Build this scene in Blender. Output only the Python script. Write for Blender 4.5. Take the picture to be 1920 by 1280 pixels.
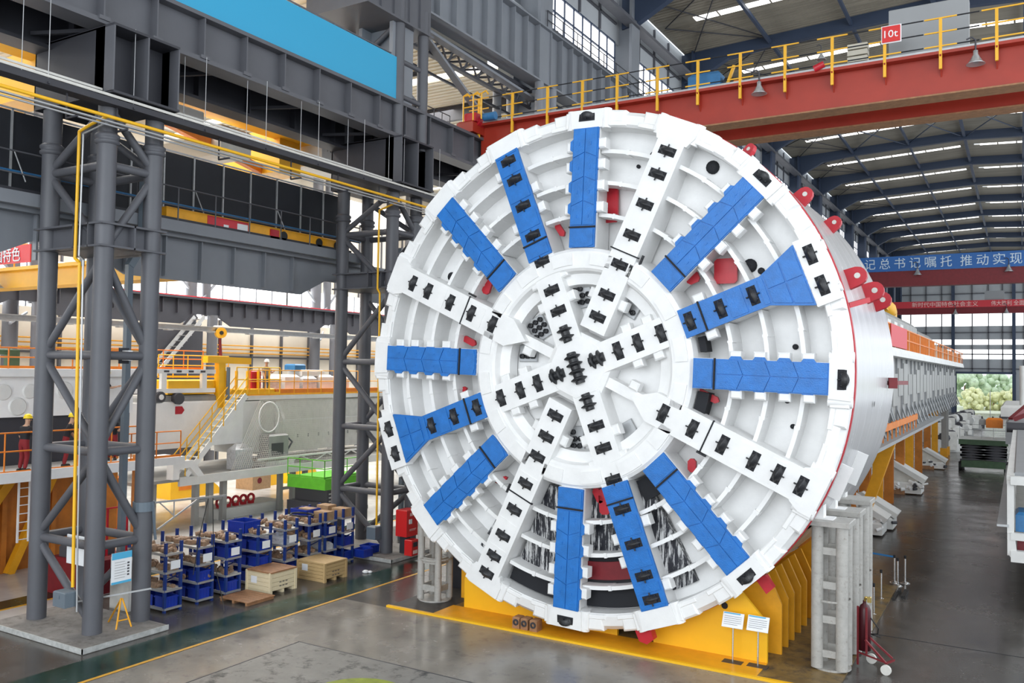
import bpy, math, random
from mathutils import Vector, Matrix
random.seed(7)
PI = math.pi
sc = bpy.context.scene
for o in list(bpy.data.objects): bpy.data.objects.remove(o)
C = sc.collection

# ---------------------------------------------------------------- camera
CAM = Vector((11.82, -24.05, 8.3))
yaw, pit, rol = math.radians(30.67), math.radians(1.885), math.radians(0.889)
fw = Vector((-math.sin(yaw)*math.cos(pit), math.cos(yaw)*math.cos(pit), math.sin(pit)))
rt = Vector((math.cos(yaw), math.sin(yaw), 0)); up = rt.cross(fw)
r2 = rt*math.cos(rol) + up*math.sin(rol); u2 = up*math.cos(rol) - rt*math.sin(rol)
cd = bpy.data.cameras.new('camera'); cam = bpy.data.objects.new('camera', cd); C.objects.link(cam)
mw = Matrix((r2, u2, -fw)).transposed().to_4x4(); mw.translation = CAM; cam.matrix_world = mw
cd.sensor_width = 36; cd.lens = 1608/1920*36; cd.clip_end = 2000; cd.clip_start = .05
sc.camera = cam

# ---------------------------------------------------------------- world, daylight, exposure
W = bpy.data.worlds.new('overcast_sky'); sc.world = W; W.use_nodes = True
bg = W.node_tree.nodes['Background']; bg.inputs[0].default_value = (.86, .93, 1, 1); bg.inputs[1].default_value = 2.6
def area(name, loc, rot, sx, sy, power, col=(1, 1, 1)):
    l = bpy.data.lights.new(name, 'AREA'); l.shape = 'RECTANGLE'; l.size = sx; l.size_y = sy; l.energy = power; l.color = col
    o = bpy.data.objects.new(name, l); C.objects.link(o); o.location = loc; o.rotation_euler = rot; return o
# the first three area lights are added fill; the last is window daylight
area('front_fill', (8, -60, 20), (PI/2, 0, 0), 44, 28, 30000, (.93, .97, 1))  # added behind the viewer to light the cutterhead face from the front
area('right_fill', (33, 10, 20), (PI/2, 0, PI/2), 90, 18, 13000, (.95, .98, 1))  # added beyond the unseen right side as extra light
area('left_hall_fill', (-29, 22, 26.3), (0, 0, 0), 14, 70, 48000, (1, .98, .95))  # added panel under the roof to brighten the left hall
area('left_window_daylight', (-42.7, 15, 13.5), (PI/2, 0, -PI/2), 100, 2.8, 14000, (.95, .98, 1))
sc.view_settings.view_transform = 'Standard'; sc.view_settings.look = 'None'
sc.view_settings.gamma = 1; sc.view_settings.exposure = -0.8; sc.view_settings.use_curve_mapping = False

# ---------------------------------------------------------------- materials
MAT = {}
def mat(name, col, rough=.5, metal=0, var=0, scale=4, bump=0, bscale=40, emit=0, stretch=None, dirt=None, spec=.5, coat=0, rv=0):
    m = bpy.data.materials.new(name); m.use_nodes = True; MAT[name] = m
    nt = m.node_tree; N = nt.nodes; L = nt.links; b = N['Principled BSDF']
    b.inputs['Base Color'].default_value = (*col, 1); b.inputs['Roughness'].default_value = rough; b.inputs['Metallic'].default_value = metal
    b.inputs['Specular IOR Level'].default_value = spec; b.inputs['Coat Weight'].default_value = coat
    if emit: b.inputs['Emission Color'].default_value = (*col, 1); b.inputs['Emission Strength'].default_value = emit
    if var or bump or dirt or rv:
        tc = N.new('ShaderNodeTexCoord'); src = tc.outputs['Object']
        if stretch:
            mp = N.new('ShaderNodeMapping'); mp.inputs['Scale'].default_value = stretch; L.new(src, mp.inputs[0]); src = mp.outputs[0]
    if var or dirt or rv:
        n = N.new('ShaderNodeTexNoise'); n.inputs['Scale'].default_value = scale; n.inputs['Detail'].default_value = 6; n.inputs['Roughness'].default_value = .62; L.new(src, n.inputs['Vector'])
    if var:
        hs = N.new('ShaderNodeMix'); hs.data_type = 'RGBA'; hs.inputs[6].default_value = (*[c*(1-var) for c in col], 1); hs.inputs[7].default_value = (*[min(1, c*(1+var)) for c in col], 1)
        mr = N.new('ShaderNodeMapRange'); mr.inputs[1].default_value = .3; mr.inputs[2].default_value = .7; L.new(n.outputs[0], mr.inputs[0]); L.new(mr.outputs[0], hs.inputs[0])
        out = hs.outputs[2]
        if dirt:
            d2 = N.new('ShaderNodeMix'); d2.data_type = 'RGBA'; d2.inputs[7].default_value = (*dirt[0], 1)
            n2 = N.new('ShaderNodeTexNoise'); n2.inputs['Scale'].default_value = dirt[1]; n2.inputs['Detail'].default_value = 8; n2.inputs['Roughness'].default_value = .7; L.new(src, n2.inputs['Vector'])
            m2 = N.new('ShaderNodeMapRange'); m2.inputs[1].default_value = dirt[2]; m2.inputs[2].default_value = dirt[3]; L.new(n2.outputs[0], m2.inputs[0]); L.new(m2.outputs[0], d2.inputs[0]); L.new(out, d2.inputs[6]); out = d2.outputs[2]
        L.new(out, b.inputs['Base Color'])
    if rv:
        mr = N.new('ShaderNodeMapRange'); mr.inputs[1].default_value = .3; mr.inputs[2].default_value = .7; mr.inputs[3].default_value = max(.02, rough-rv); mr.inputs[4].default_value = rough+rv; L.new(n.outputs[0], mr.inputs[0]); L.new(mr.outputs[0], b.inputs['Roughness'])
    if bump:
        n3 = N.new('ShaderNodeTexNoise'); n3.inputs['Scale'].default_value = bscale; L.new(src, n3.inputs['Vector'])
        bp = N.new('ShaderNodeBump'); bp.inputs['Strength'].default_value = bump; bp.inputs['Distance'].default_value = .02; L.new(n3.outputs[0], bp.inputs['Height']); L.new(bp.outputs[0], b.inputs['Normal'])
    return m
mat('white', (.82, .82, .815), .42, var=.05, scale=1.5, bump=.12, bscale=18)
mat('white2', (.70, .70, .68), .5, var=.08, scale=1)
mat('offwhite', (.62, .61, .57), .55, var=.12, scale=2)
mat('blue', (.012, .155, .50), .42, var=.16, scale=2.5, bump=.35, bscale=26)
mat('black', (.016, .017, .02), .42, var=.3, scale=8, bump=.3, bscale=30)
mat('blackmatte', (.012, .013, .017), .8)
mat('screen', (.012, .014, .02), .6, var=.2, scale=1)
mat('red', (.46, .012, .025), .4, var=.12, scale=3)
mat('cranered', (.33, .026, .011), .45, var=.14, scale=.5)
mat('darkred', (.17, .008, .014), .5, var=.15, scale=3)
mat('yellow', (.88, .48, .012), .4, var=.05, scale=1)
mat('deepyellow', (.80, .37, .012), .45, var=.1, scale=2)
mat('craneyellow', (.80, .42, .02), .45, var=.08, scale=.6)
mat('orange', (.72, .20, .012), .5, var=.12, scale=2)
mat('rustorange', (.50, .17, .02), .6, var=.25, scale=1.2)
mat('steel', (.095, .098, .112), .5, var=.08, scale=.8)
mat('steeldark', (.032, .033, .042), .55, var=.12, scale=.8)
mat('steellight', (.20, .215, .24), .5, var=.06, scale=.6)
mat('bluesteel', (.028, .045, .085), .5, var=.1, scale=.4)
mat('galv', (.42, .43, .44), .4, metal=.4, var=.1, scale=4)
mat('greymachine', (.30, .30, .29), .5, var=.18, scale=.9, stretch=(1, 1, .4))
mat('chrome', (.7, .7, .7), .2, metal=.9)
mat('shieldskin', (.58, .58, .59), .25, metal=.25, var=.03, scale=1, stretch=(.3, 1.3, .3), rv=.03)
mat('postgrey', (.40, .39, .365), .5, var=.12, scale=5, dirt=((.25, .22, .19), 7, .56, .72))
mat('floor', (.07, .065, .06), .24, var=.14, scale=.5, dirt=((.11, .105, .10), 1.1, .5, .8), rv=.07)
mat('floorpale', (.23, .21, .18), .22, var=.16, scale=.7, dirt=((.13, .12, .11), 2.2, .54, .72), rv=.1)
mat('floorhall', (.50, .50, .49), .18, var=.12, scale=.6, rv=.08)  # base colour raised to carry the strong light on this floor
mat('floorgreen', (.008, .035, .026), .22, var=.3, scale=.9, rv=.08)
mat('lineyellow', (.62, .32, .02), .5, var=.2, scale=4)
mat('concrete', (.20, .19, .18), .7, var=.2, scale=3, dirt=((.10, .09, .08), 4, .5, .7))
mat('concretetrim', (.42, .43, .42), .7, var=.25, scale=6)
mat('pit', (.22, .21, .19), .45, var=.15, scale=2, dirt=((.035, .035, .035), 1.6, .52, .64))
mat('baseplate', (.19, .125, .045), .45, var=.35, scale=1.6, dirt=((.05, .045, .04), 2.2, .48, .66))
mat('basedark', (.05, .047, .044), .6, var=.3, scale=3)
mat('film', (.02, .022, .03), .35, var=.4, scale=3, stretch=(1, 1, 1))
mat('wood', (.52, .36, .17), .6, var=.16, scale=5, stretch=(1, 8, 8))
mat('palewood', (.70, .60, .40), .6, var=.08, scale=4, stretch=(1, 6, 6))
mat('brownwood', (.30, .15, .07), .65, var=.25, scale=5)
mat('parts', (.30, .19, .12), .6, var=.35, scale=9)
mat('cardboard', (.42, .27, .15), .7, var=.15, scale=5)
mat('rackblue', (.008, .035, .19), .4, var=.1, scale=5)
mat('binblue', (.008, .035, .33), .4, var=.1, scale=5)
mat('paper', (.80, .82, .84), .5)
mat('skyblueboard', (.028, .34, .58), .4)
mat('printblue', (.08, .42, .68), .5)
mat('inkdark', (.06, .06, .07), .6)
mat('bannerblue', (.02, .13, .42), .5)
mat('textpale', (.62, .74, .82), .5)
mat('bannerred', (.60, .035, .05), .5)
mat('textpink', (.85, .62, .58), .5)
mat('wallpanel', (.62, .60, .56), .6, var=.05, scale=.5)
mat('wallgrey', (.40, .42, .44), .6, var=.06, scale=.4)
mat('roofpanel', (.25, .225, .18), .6, var=.2, scale=.5, stretch=(.25, 2.5, 1))
mat('roofpale', (.55, .52, .44), .6, var=.08, scale=.5)
mat('cream', (.66, .60, .50), .6, var=.06, scale=.5)
mat('glow', (1, 1, 1), .5, emit=3.2)
mat('skyglow', (1, .98, .93), .5, emit=5)
mat('lamplit', (.9, .75, 1), .5, emit=6)
mat('green', (.10, .42, .02), .45, var=.1, scale=3)
mat('darkgreen', (.05, .10, .05), .5, var=.2, scale=3)
mat('leaf', (.58, .70, .50), .7, var=.35, scale=1.2)  # green paled so the colour carries the outdoor overexposure
mat('leafpale', (.78, .80, .46), .7, var=.3, scale=1.2)  # yellow green paled the same way for the bright outdoors
mat('limegreen', (.30, .36, .03), .5, var=.3, scale=3)
mat('limegreen', (.30, .36, .03), .5, var=.3, scale=3)
mat('ground', (.62, .64, .50), .8, var=.2, scale=.3)  # grass colour paled too, outdoor brightness put into it
mat('motorblue', (.03, .16, .36), .45, var=.15, scale=4)
mat('lampgrey', (.45, .46, .47), .3, metal=.5)
mat('skin', (.50, .30, .20), .6)
mat('shirtblack', (.012, .012, .016), .8)
mat('trousersred', (.22, .012, .018), .8)
mat('jeans', (.10, .14, .22), .8)
mat('shirtgrey', (.25, .24, .25), .8)
mat('helmet', (.85, .62, .01), .35)
mat('helmetwhite', (.8, .8, .8), .35)
mat('signred', (.62, .02, .02), .35)
mat('galvblue', (.13, .165, .20), .45)
mat('net', (.66, .64, .60), .7)
mat('wrap', (.55, .56, .58), .25, var=.2, scale=8, bump=.6, bscale=9)
mat('oxred', (.06, .006, .011), .4)
mat('brass', (.6, .45, .15), .3, metal=.8)
mat('rubber', (.02, .02, .02), .6)
mat('belt', (.03, .22, .55), .5)
mat('panelgrey', (.29, .30, .31), .5, var=.04, scale=.6)
mat('purlinlight', (.60, .62, .66), .5)
mat('glassdark', (.03, .035, .05), .15)
# black plastic film with white peeled streaks running down it
def film_mat():
    m = MAT['film']; nt = m.node_tree; N = nt.nodes; L = nt.links; b = N['Principled BSDF']
    tc = N.new('ShaderNodeTexCoord'); mp = N.new('ShaderNodeMapping'); mp.inputs['Scale'].default_value = (8, 7, .85); L.new(tc.outputs['Object'], mp.inputs[0])
    n = N.new('ShaderNodeTexNoise'); n.inputs['Scale'].default_value = 1.3; n.inputs['Detail'].default_value = 7; n.inputs['Roughness'].default_value = .75; L.new(mp.outputs[0], n.inputs['Vector'])
    cr = N.new('ShaderNodeValToRGB'); cr.color_ramp.elements[0].position = .505; cr.color_ramp.elements[0].color = (.012, .013, .02, 1); cr.color_ramp.elements[1].position = .57; cr.color_ramp.elements[1].color = (.6, .6, .6, 1)
    L.new(n.outputs[0], cr.inputs[0]); L.new(cr.outputs[0], b.inputs['Base Color'])
film_mat()

# ---------------------------------------------------------------- mesh builder
class MB:
    def __init__(s): s.v = []; s.f = []; s.s = []
    def add(s, vs, fs, sm=False):
        k = len(s.v); s.v += [tuple(v) for v in vs]; s.f += [tuple(i+k for i in f) for f in fs]; s.s += [sm]*len(fs); return s
    def box(s, x0, x1, y0, y1, z0, z1):
        return s.add([(x0,y0,z0),(x1,y0,z0),(x1,y1,z0),(x0,y1,z0),(x0,y0,z1),(x1,y0,z1),(x1,y1,z1),(x0,y1,z1)], [(3,2,1,0),(4,5,6,7),(0,1,5,4),(1,2,6,5),(2,3,7,6),(3,0,4,7)])
    def cbox(s, x0, x1, y0, y1, z0, z1, c=.03):   # box with a chamfered top
        s.add([(x0,y0,z0),(x1,y0,z0),(x1,y1,z0),(x0,y1,z0),(x0,y0,z1-c),(x1,y0,z1-c),(x1,y1,z1-c),(x0,y1,z1-c),(x0+c,y0+c,z1),(x1-c,y0+c,z1),(x1-c,y1-c,z1),(x0+c,y1-c,z1)],
              [(3,2,1,0),(0,1,5,4),(1,2,6,5),(2,3,7,6),(3,0,4,7),(4,5,9,8),(5,6,10,9),(6,7,11,10),(7,4,8,11),(8,9,10,11)]); return s
    def prism(s, pts, vec):                        # planar polygon swept along vec
        vec = Vector(vec); n = len(pts); a = [Vector(p) for p in pts]
        nn = Vector((0,0,0))
        for i in range(n): nn += a[i].cross(a[(i+1) % n])
        if nn.dot(vec) < 0: a.reverse()
        return s.add(a+[p+vec for p in a], [tuple(range(n-1,-1,-1)), tuple(range(n,2*n))]+[(i,(i+1)%n,n+(i+1)%n,n+i) for i in range(n)])
    def tube(s, p, q, r, n=8, r2=None, cap=True):
        p, q = Vector(p), Vector(q); d = (q-p)
        if d.length < 1e-6: return s
        d.normalize(); a = d.orthogonal().normalized(); b = d.cross(a); r2 = r if r2 is None else r2
        vs = [p+(a*math.cos(2*PI*i/n)+b*math.sin(2*PI*i/n))*r for i in range(n)]+[q+(a*math.cos(2*PI*i/n)+b*math.sin(2*PI*i/n))*r2 for i in range(n)]
        s.add(vs, [(i,(i+1)%n,n+(i+1)%n,n+i) for i in range(n)], True)
        if cap: s.add(vs[:n][::-1], [tuple(range(n))]); s.add(vs[n:], [tuple(range(n))])
        return s
    def path(s, pts, r, n=6):
        for i in range(len(pts)-1): s.tube(pts[i], pts[i+1], r, n)
        return s
    def beam(s, p, q, w, h, upv=(0,0,1)):          # rectangular bar from p to q
        p, q = Vector(p), Vector(q); d = (q-p).normalized(); u = Vector(upv)
        if abs(d.dot(u)) > .98: u = Vector((0,1,0))
        a = d.cross(u).normalized()*(w/2); b = a.cross(d).normalized()*(h/2)
        return s.add([p-a-b,p+a-b,p+a+b,p-a+b,q-a-b,q+a-b,q+a+b,q-a+b], [(3,2,1,0),(4,5,6,7),(0,1,5,4),(1,2,6,5),(2,3,7,6),(3,0,4,7)][::1])
    def ibeam(s, p, q, w, h, t=.04, tw=.03, upv=(0,0,1)):
        p, q = Vector(p), Vector(q); u = Vector(upv)*(h/2-t/2)
        s.beam(p+u, q+u, w, t, upv); s.beam(p-u, q-u, w, t, upv); s.beam(p, q, tw, h-2*t, upv); return s
    def lathe(s, prof, o=(0,0,0), ax=(0,0,1), n=24, a0=0, a1=2*PI, sm=True, close=False):
        o = Vector(o); ax = Vector(ax).normalized()
        if abs(ax.z) > .99: a = Vector((1,0,0))
        elif abs(ax.y) > .99: a = Vector((1,0,0))
        else: a = Vector((0,0,1))
        a = (a-ax*a.dot(ax)).normalized(); b = ax.cross(a); full = abs(a1-a0-2*PI) < 1e-6; m = n if full else n+1
        vs = []
        for i in range(m):
            t = a0+(a1-a0)*i/n; e = a*math.cos(t)+b*math.sin(t)
            for r, h in prof: vs.append(o+e*r+ax*h)
        k = len(prof); fs = []; kk = k if close else k-1
        for i in range(n):
            j = (i+1) % m
            for l in range(kk): l2 = (l+1) % k; fs.append((i*k+l, j*k+l, j*k+l2, i*k+l2))
        s.add(vs, fs, sm)
        if close and not full: s.add(vs[:k], [tuple(range(k))]); s.add(vs[-k:], [tuple(range(k-1,-1,-1))])
        return s
    def ball(s, c, r, n=10, m=6, sz=1.0):
        return s.lathe([(max(1e-4, r*math.sin(PI*i/m)), -r*sz*math.cos(PI*i/m)) for i in range(m+1)], c, (0,0,1), n)
    def mesh(s, name):
        me = bpy.data.meshes.new(name); me.from_pydata(s.v, [], s.f); me.polygons.foreach_set('use_smooth', s.s); me.update(); return me
    def build(s, name, m, parent=None, world=True, fixn=False):
        me = s.mesh(name); me.materials.append(MAT[m])
        return put(name, me, parent, world=world)
def put(name, me, parent=None, loc=None, rot=None, world=False):
    o = bpy.data.objects.new(name, me); C.objects.link(o)
    if parent is not None:
        o.parent = parent
        if world: o.matrix_parent_inverse = parent_world(parent).inverted()
    if loc is not None: o.location = loc
    if rot is not None: o.rotation_euler = rot
    return o
def local_mat(o): return Matrix.LocRotScale(o.location, o.rotation_euler, o.scale)
def parent_world(o):
    m = local_mat(o)
    if o.parent: m = parent_world(o.parent) @ o.matrix_parent_inverse @ m
    return m
def tag(o, label, cat, group=None):
    o['label'] = label; o['category'] = cat
    if group: o['group'] = group
    return o
def thing(name, label, cat, loc=(0,0,0), rz=0, group=None):
    o = bpy.data.objects.new(name, None); C.objects.link(o); o.location = loc; o.rotation_euler = (0,0,rz); o.empty_display_size = .3
    return tag(o, label, cat, group)
def struct(name, mb, m, label=None, parent=None):
    o = mb.build(name, m, parent)
    if parent is None: o['kind'] = 'structure'
    if label: o['label'] = label
    return o
def sempty(name, label=None, loc=(0,0,0)):
    o = bpy.data.objects.new(name, None); C.objects.link(o); o.location = loc; o['kind'] = 'structure'
    if label: o['label'] = label
    return o
def copy_tree(o, parent=None):
    c = o.copy(); C.objects.link(c)
    if parent is not None: c.parent = parent; c.matrix_parent_inverse = o.matrix_parent_inverse.copy()
    for ch in list(o.children): copy_tree(ch, c)
    return c
def text_mesh(txt, size, ext=.01, spacing=1):
    cu = bpy.data.curves.new('text', 'FONT'); cu.body = txt; cu.size = size; cu.extrude = ext; cu.align_x = 'LEFT'; cu.space_character = spacing; cu.resolution_u = 2
    o = bpy.data.objects.new('text', cu); C.objects.link(o); dg = bpy.context.evaluated_depsgraph_get(); dg.update()
    me = bpy.data.meshes.new_from_object(o.evaluated_get(dg)); bpy.data.objects.remove(o); return me
def put_text(name, txt, size, m, parent, origin, xdir, ydir, width=None, spacing=1):
    me = text_mesh(txt, size, spacing=spacing); xs = [v.co.x for v in me.vertices]
    if not xs: return None
    k = width/(max(xs)-min(xs)) if width else 1; x0 = min(xs)
    X, Y = Vector(xdir).normalized(), Vector(ydir).normalized(); Z = X.cross(Y)
    for v in me.vertices: v.co = Vector(origin)+X*((v.co.x-x0)*k)+Y*v.co.y+Z*v.co.z
    me.materials.clear(); me.materials.append(MAT[m]); me.update()
    return put(name, me, parent, world=True)
# ================================================================ cutterhead
H = 8.4
ch = thing('cutterhead', 'huge white and blue tunnel boring cutterhead disc facing the aisle', 'cutterhead', (0, 0, H)); ch.rotation_euler = (PI/2, 0, 0)
A0 = math.radians(-1.7); DA = math.radians(22.47)
def ang(k): return A0+DA*k
def arc_strip(mb, r0, r1, a0, a1, z0, z1, n=8):
    prof = [(r0, z0), (r1, z0), (r1, z1), (r0, z1)]
    vs = []
    for i in range(n+1):
        t = a0+(a1-a0)*i/n
        for r, z in prof: vs.append((r*math.cos(t), r*math.sin(t), z))
    fs = [(3,2,1,0), (4*n,4*n+1,4*n+2,4*n+3)]
    for i in range(n):
        for l in range(4): l2 = (l+1) % 4; fs.append((4*i+l, 4*i+l2, 4*i+4+l2, 4*i+4+l))
    return mb.add(vs, fs)
def cpart(name, mb, m, a=0, parent=None): 
    me = mb.mesh(name); me.materials.append(MAT[m]); return put(name, me, parent or ch, (0,0,0), (0,0,a))
# back plate behind the openings, chamber wall, rings
cpart('back_plate', MB().lathe([(.01,-1.15),(4.4,-1.15),(7.55,-.72)], n=96), 'white')
cpart('rim', MB().lathe([(7.50,-.95),(7.50,-.02),(7.58,.06),(7.86,.0),(8.0,-.2),(8.0,-.46),(7.5,-.95)], n=128, sm=False), 'white')
cpart('middle_ring', MB().lathe([(2.55,-.55),(2.62,-.18),(2.95,-.12),(3.02,.1),(3.1,.16),(3.62,.16),(3.72,.08),(3.76,-.2),(3.82,-1.1)], n=96, sm=False), 'white')
cpart('inner_floor', MB().lathe([(.01,-.62),(2.7,-.62)], n=48), 'white')
# ring segments with joints on the middle ring
seg = MB(); arc_strip(seg, 3.2, 3.58, math.radians(-6), math.radians(6), .14, .20, 6); segm = seg.mesh('ring_segment'); segm.materials.append(MAT['white'])
for k in range(16): put('ring_segment', segm, ch, (0,0,0), (0,0,ang(k)+DA/2))
# dark peeling film across the lower openings
fm = MB()
for k, rr0, rr1 in ((11.03, 4.0, 7.2), (12.0, 4.0, 7.2), (13.0, 4.0, 7.2), (10.5, 4.3, 7.2)):
    t0 = ang(k)+math.radians(3.4); t1 = ang(k+1)-math.radians(3.4)
    if k == 13.0: t1 = ang(13.45)
    if k == 10.5: t0 = ang(10.62); t1 = ang(11)-math.radians(3.4)
    arc_strip(fm, rr0, rr1, t0, t1, -.9, -.62, 8)
fo = cpart('film_sheet', fm, 'film'); fo['label'] = 'black film with white peeled streaks'
me = fo.data
for v in me.vertices: v.co = Vector((v.co.x, -v.co.z, v.co.y))     # object space upright so the streaks run down
fo.rotation_euler = (-PI/2, 0, 0)
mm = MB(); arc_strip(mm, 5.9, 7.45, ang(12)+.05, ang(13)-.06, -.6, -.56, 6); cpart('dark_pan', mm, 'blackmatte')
mm = MB(); arc_strip(mm, 6.05, 6.6, ang(12)+.06, ang(13)-.08, -.56, -.5, 6); cpart('red_trough', mm, 'darkred')
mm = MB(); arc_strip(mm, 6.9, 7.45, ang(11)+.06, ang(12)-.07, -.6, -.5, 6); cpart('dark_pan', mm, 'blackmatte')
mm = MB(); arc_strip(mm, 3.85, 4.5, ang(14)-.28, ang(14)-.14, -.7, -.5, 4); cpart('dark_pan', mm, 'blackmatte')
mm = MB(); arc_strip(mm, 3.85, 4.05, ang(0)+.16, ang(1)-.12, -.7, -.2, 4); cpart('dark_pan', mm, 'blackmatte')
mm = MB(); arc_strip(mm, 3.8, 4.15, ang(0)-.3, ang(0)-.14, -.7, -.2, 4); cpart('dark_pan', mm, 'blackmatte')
# concentric ribs between the arms
ribm = []
for r in (4.78, 5.78, 6.76):
    w = math.asin(.40/r); mb = MB(); a0, a1 = w, DA-w; am = (a0+a1)/2
    arc_strip(mb, r-.06, r+.06, a0, am, -1.1, -.08, 5); arc_strip(mb, r-.05, r+.07, am, a1, -1.1, -.11, 5)
    arc_strip(mb, r-.075, r+.085, am-.006, am+.008, -.5, -.07, 2)
    m_ = mb.mesh('rib'); m_.materials.append(MAT['white']); ribm.append(m_)
for k in range(16):
    for m_ in ribm: put('rib', m_, ch, (0,0,0), (0,0,ang(k)))
# end blocks on the rim
eb = MB(); eb.prism([(7.44,-.52,.02),(8.02,-.56,.02),(8.02,.56,.02),(7.44,.52,.02)], (0,0,.16))
for sgn in (-1, 1): eb.tube((7.42, .6*sgn, .0), (8.04, .6*sgn, -.02), .15, 10); eb.cbox(7.48, 7.98, .66*sgn-.1, .66*sgn+.1, -.3, .12, .02)
eb.box(7.44, 7.98, -.6, .6, -.4, .04)
ebm = eb.mesh('end_block'); ebm.materials.append(MAT['white'])
sb = MB(); sb.cbox(7.62, 8.015, -.3, .3, -.3, .055, .06); sb.cbox(7.52, 7.66, -.4, .4, -.2, .075, .02); sbm = sb.mesh('rim_scraper'); sbm.materials.append(MAT['white'])
for k in range(16):
    put('end_block', ebm, ch, (0,0,0), (0,0,ang(k)))
    for d in (.3, .7): put('rim_scraper', sbm, ch, (0,0,0), (0,0,ang(k)+DA*d))
# disc cutter: black housing, disc ring, axle (local: radial x, tangential y, outward z)
hs = MB(); hs.cbox(-.13, .13, -.27, .27, -.06, .012, .01); hsm = hs.mesh('cutter_housing'); hsm.materials.append(MAT['blackmatte'])
cu = MB(); cu.lathe([(.12,-.12),(.2,-.11),(.23,-.05),(.275,-.015),(.275,.015),(.23,.05),(.2,.11),(.12,.12)], (0,0,-.10), (1,0,0), 20)
cu.tube((-.2,0,.03), (.2,0,.03), .022, 8); cu.cbox(-.11,-.07,-.16,.16,-.05,.05,.01); cu.cbox(.07,.11,-.16,.16,-.05,.05,.01)
cum = cu.mesh('disc_cutter'); cum.materials.append(MAT['black'])
tw = MB()
for x in (-.12, .12): tw.lathe([(.12,-.06),(.16,-.05),(.26,-.012),(.26,.012),(.16,.05),(.12,.06)], (x,0,.0), (1,0,0), 20)
tw.tube((-.25,0,0),(.25,0,0),.13,12); tw.cbox(-.27,.27,-.14,.14,-.1,.06,.02)
twm = tw.mesh('twin_cutter'); twm.materials.append(MAT['black'])
qd = MB()
for x in (-.36, -.12, .12, .36): qd.lathe([(.12,-.07),(.17,-.06),(.27,-.012),(.27,.012),(.17,.06),(.12,.07)], (x,0,.02), (1,0,0), 20)
qd.tube((-.5,0,.02),(.5,0,.02),.15,12); qd.cbox(-.48,.48,-.15,.15,-.1,.08,.02)
qdm = qd.mesh('quad_cutter'); qdm.materials.append(MAT['black'])
bxm = MB().cbox(-.16, .16, -.13, .13, -.3, .06, .04).mesh('scraper_block'); bxm.materials.append(MAT['white'])
def cutters(arm, rs, z, y=0, tilt=0):
    for r in rs:
        put('cutter_housing', hsm, arm, (r, y, z), (0,0,0)); put('disc_cutter', cum, arm, (r, y, z+.015), (0,0,0))
def gauge(arm):
    put('disc_cutter', cum, arm, (7.83, 0, .16), (0, math.radians(38), 0)); put('cutter_housing', hsm, arm, (7.80, 0, .182), (0,math.radians(8),0))
# plain blue arms
chev = []
for i in range(4):
    r0 = 4.42+.755*i; r1 = r0+.755
    for sg in (-1, 1):
        t = MB(); g = .012; e0 = .0 if i == 0 else .16; e1 = .0 if i == 3 else .16
        pts = [(r0+g, sg*g, .2), (r1-g, sg*g, .2), (r1-g-e1, sg*.40, .2), (r0+g-e0, sg*.40, .2)]
        t.prism(pts, (0,0,.03)); t.box((r0+r1)/2-.16, (r0+r1)/2-.06, sg*.2-.015, sg*.2+.015, .23, .245)
        m_ = t.mesh('wear_tile'); m_.materials.append(MAT['blue']); chev.append(m_)
t = MB(); t.prism([(3.8,-.39,.2),(4.3,-.39,.2),(4.3,.39,.2),(3.8,.39,.2),(3.74,.2,.2),(3.74,-.2,.2)], (0,0,.03)); m_ = t.mesh('wear_tile'); m_.materials.append(MAT['blue']); chev.append(m_)
ab = MB(); ab.box(3.7, 7.5, -.36, .36, -1.0, .12); ab.box(3.72,7.47,-.44,.44,.02,.12); abm = ab.mesh('arm_body'); abm.materials.append(MAT['white'])
bp = MB(); bp.box(3.73, 7.45, -.43, .43, .12, .2)
for r in (4.95, 5.62, 6.28, 6.92):
    bp.prism([(r-.2,.42,.14),(r-.13,.52,.14),(r+.13,.52,.14),(r+.2,.42,.14)], (0,0,.07))
    bp.box(r-.15, r+.15, -.45, -.42, .12, .19)
bpm = bp.mesh('blue_plate'); bpm.materials.append(MAT['blue'])
stm = MB().box(4.335, 4.385, -.45, .45, .19, .245).mesh('strap'); stm.materials.append(MAT['blackmatte'])
for k in range(0, 16, 2):
    a = put('plain_arm', abm, ch, (0,0,0), (0,0,ang(k)))
    put('blue_plate', bpm, a); put('strap', stm, a)
    for m_ in chev: put('wear_tile', m_, a)
    for r in (4.95, 5.62, 6.28, 6.92):
        for sg in (-1, 1): put('scraper_block', bxm, a, (r-.03*sg, .54*sg, .12))
    if k not in (6, 8, 10): gauge(a)
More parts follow.
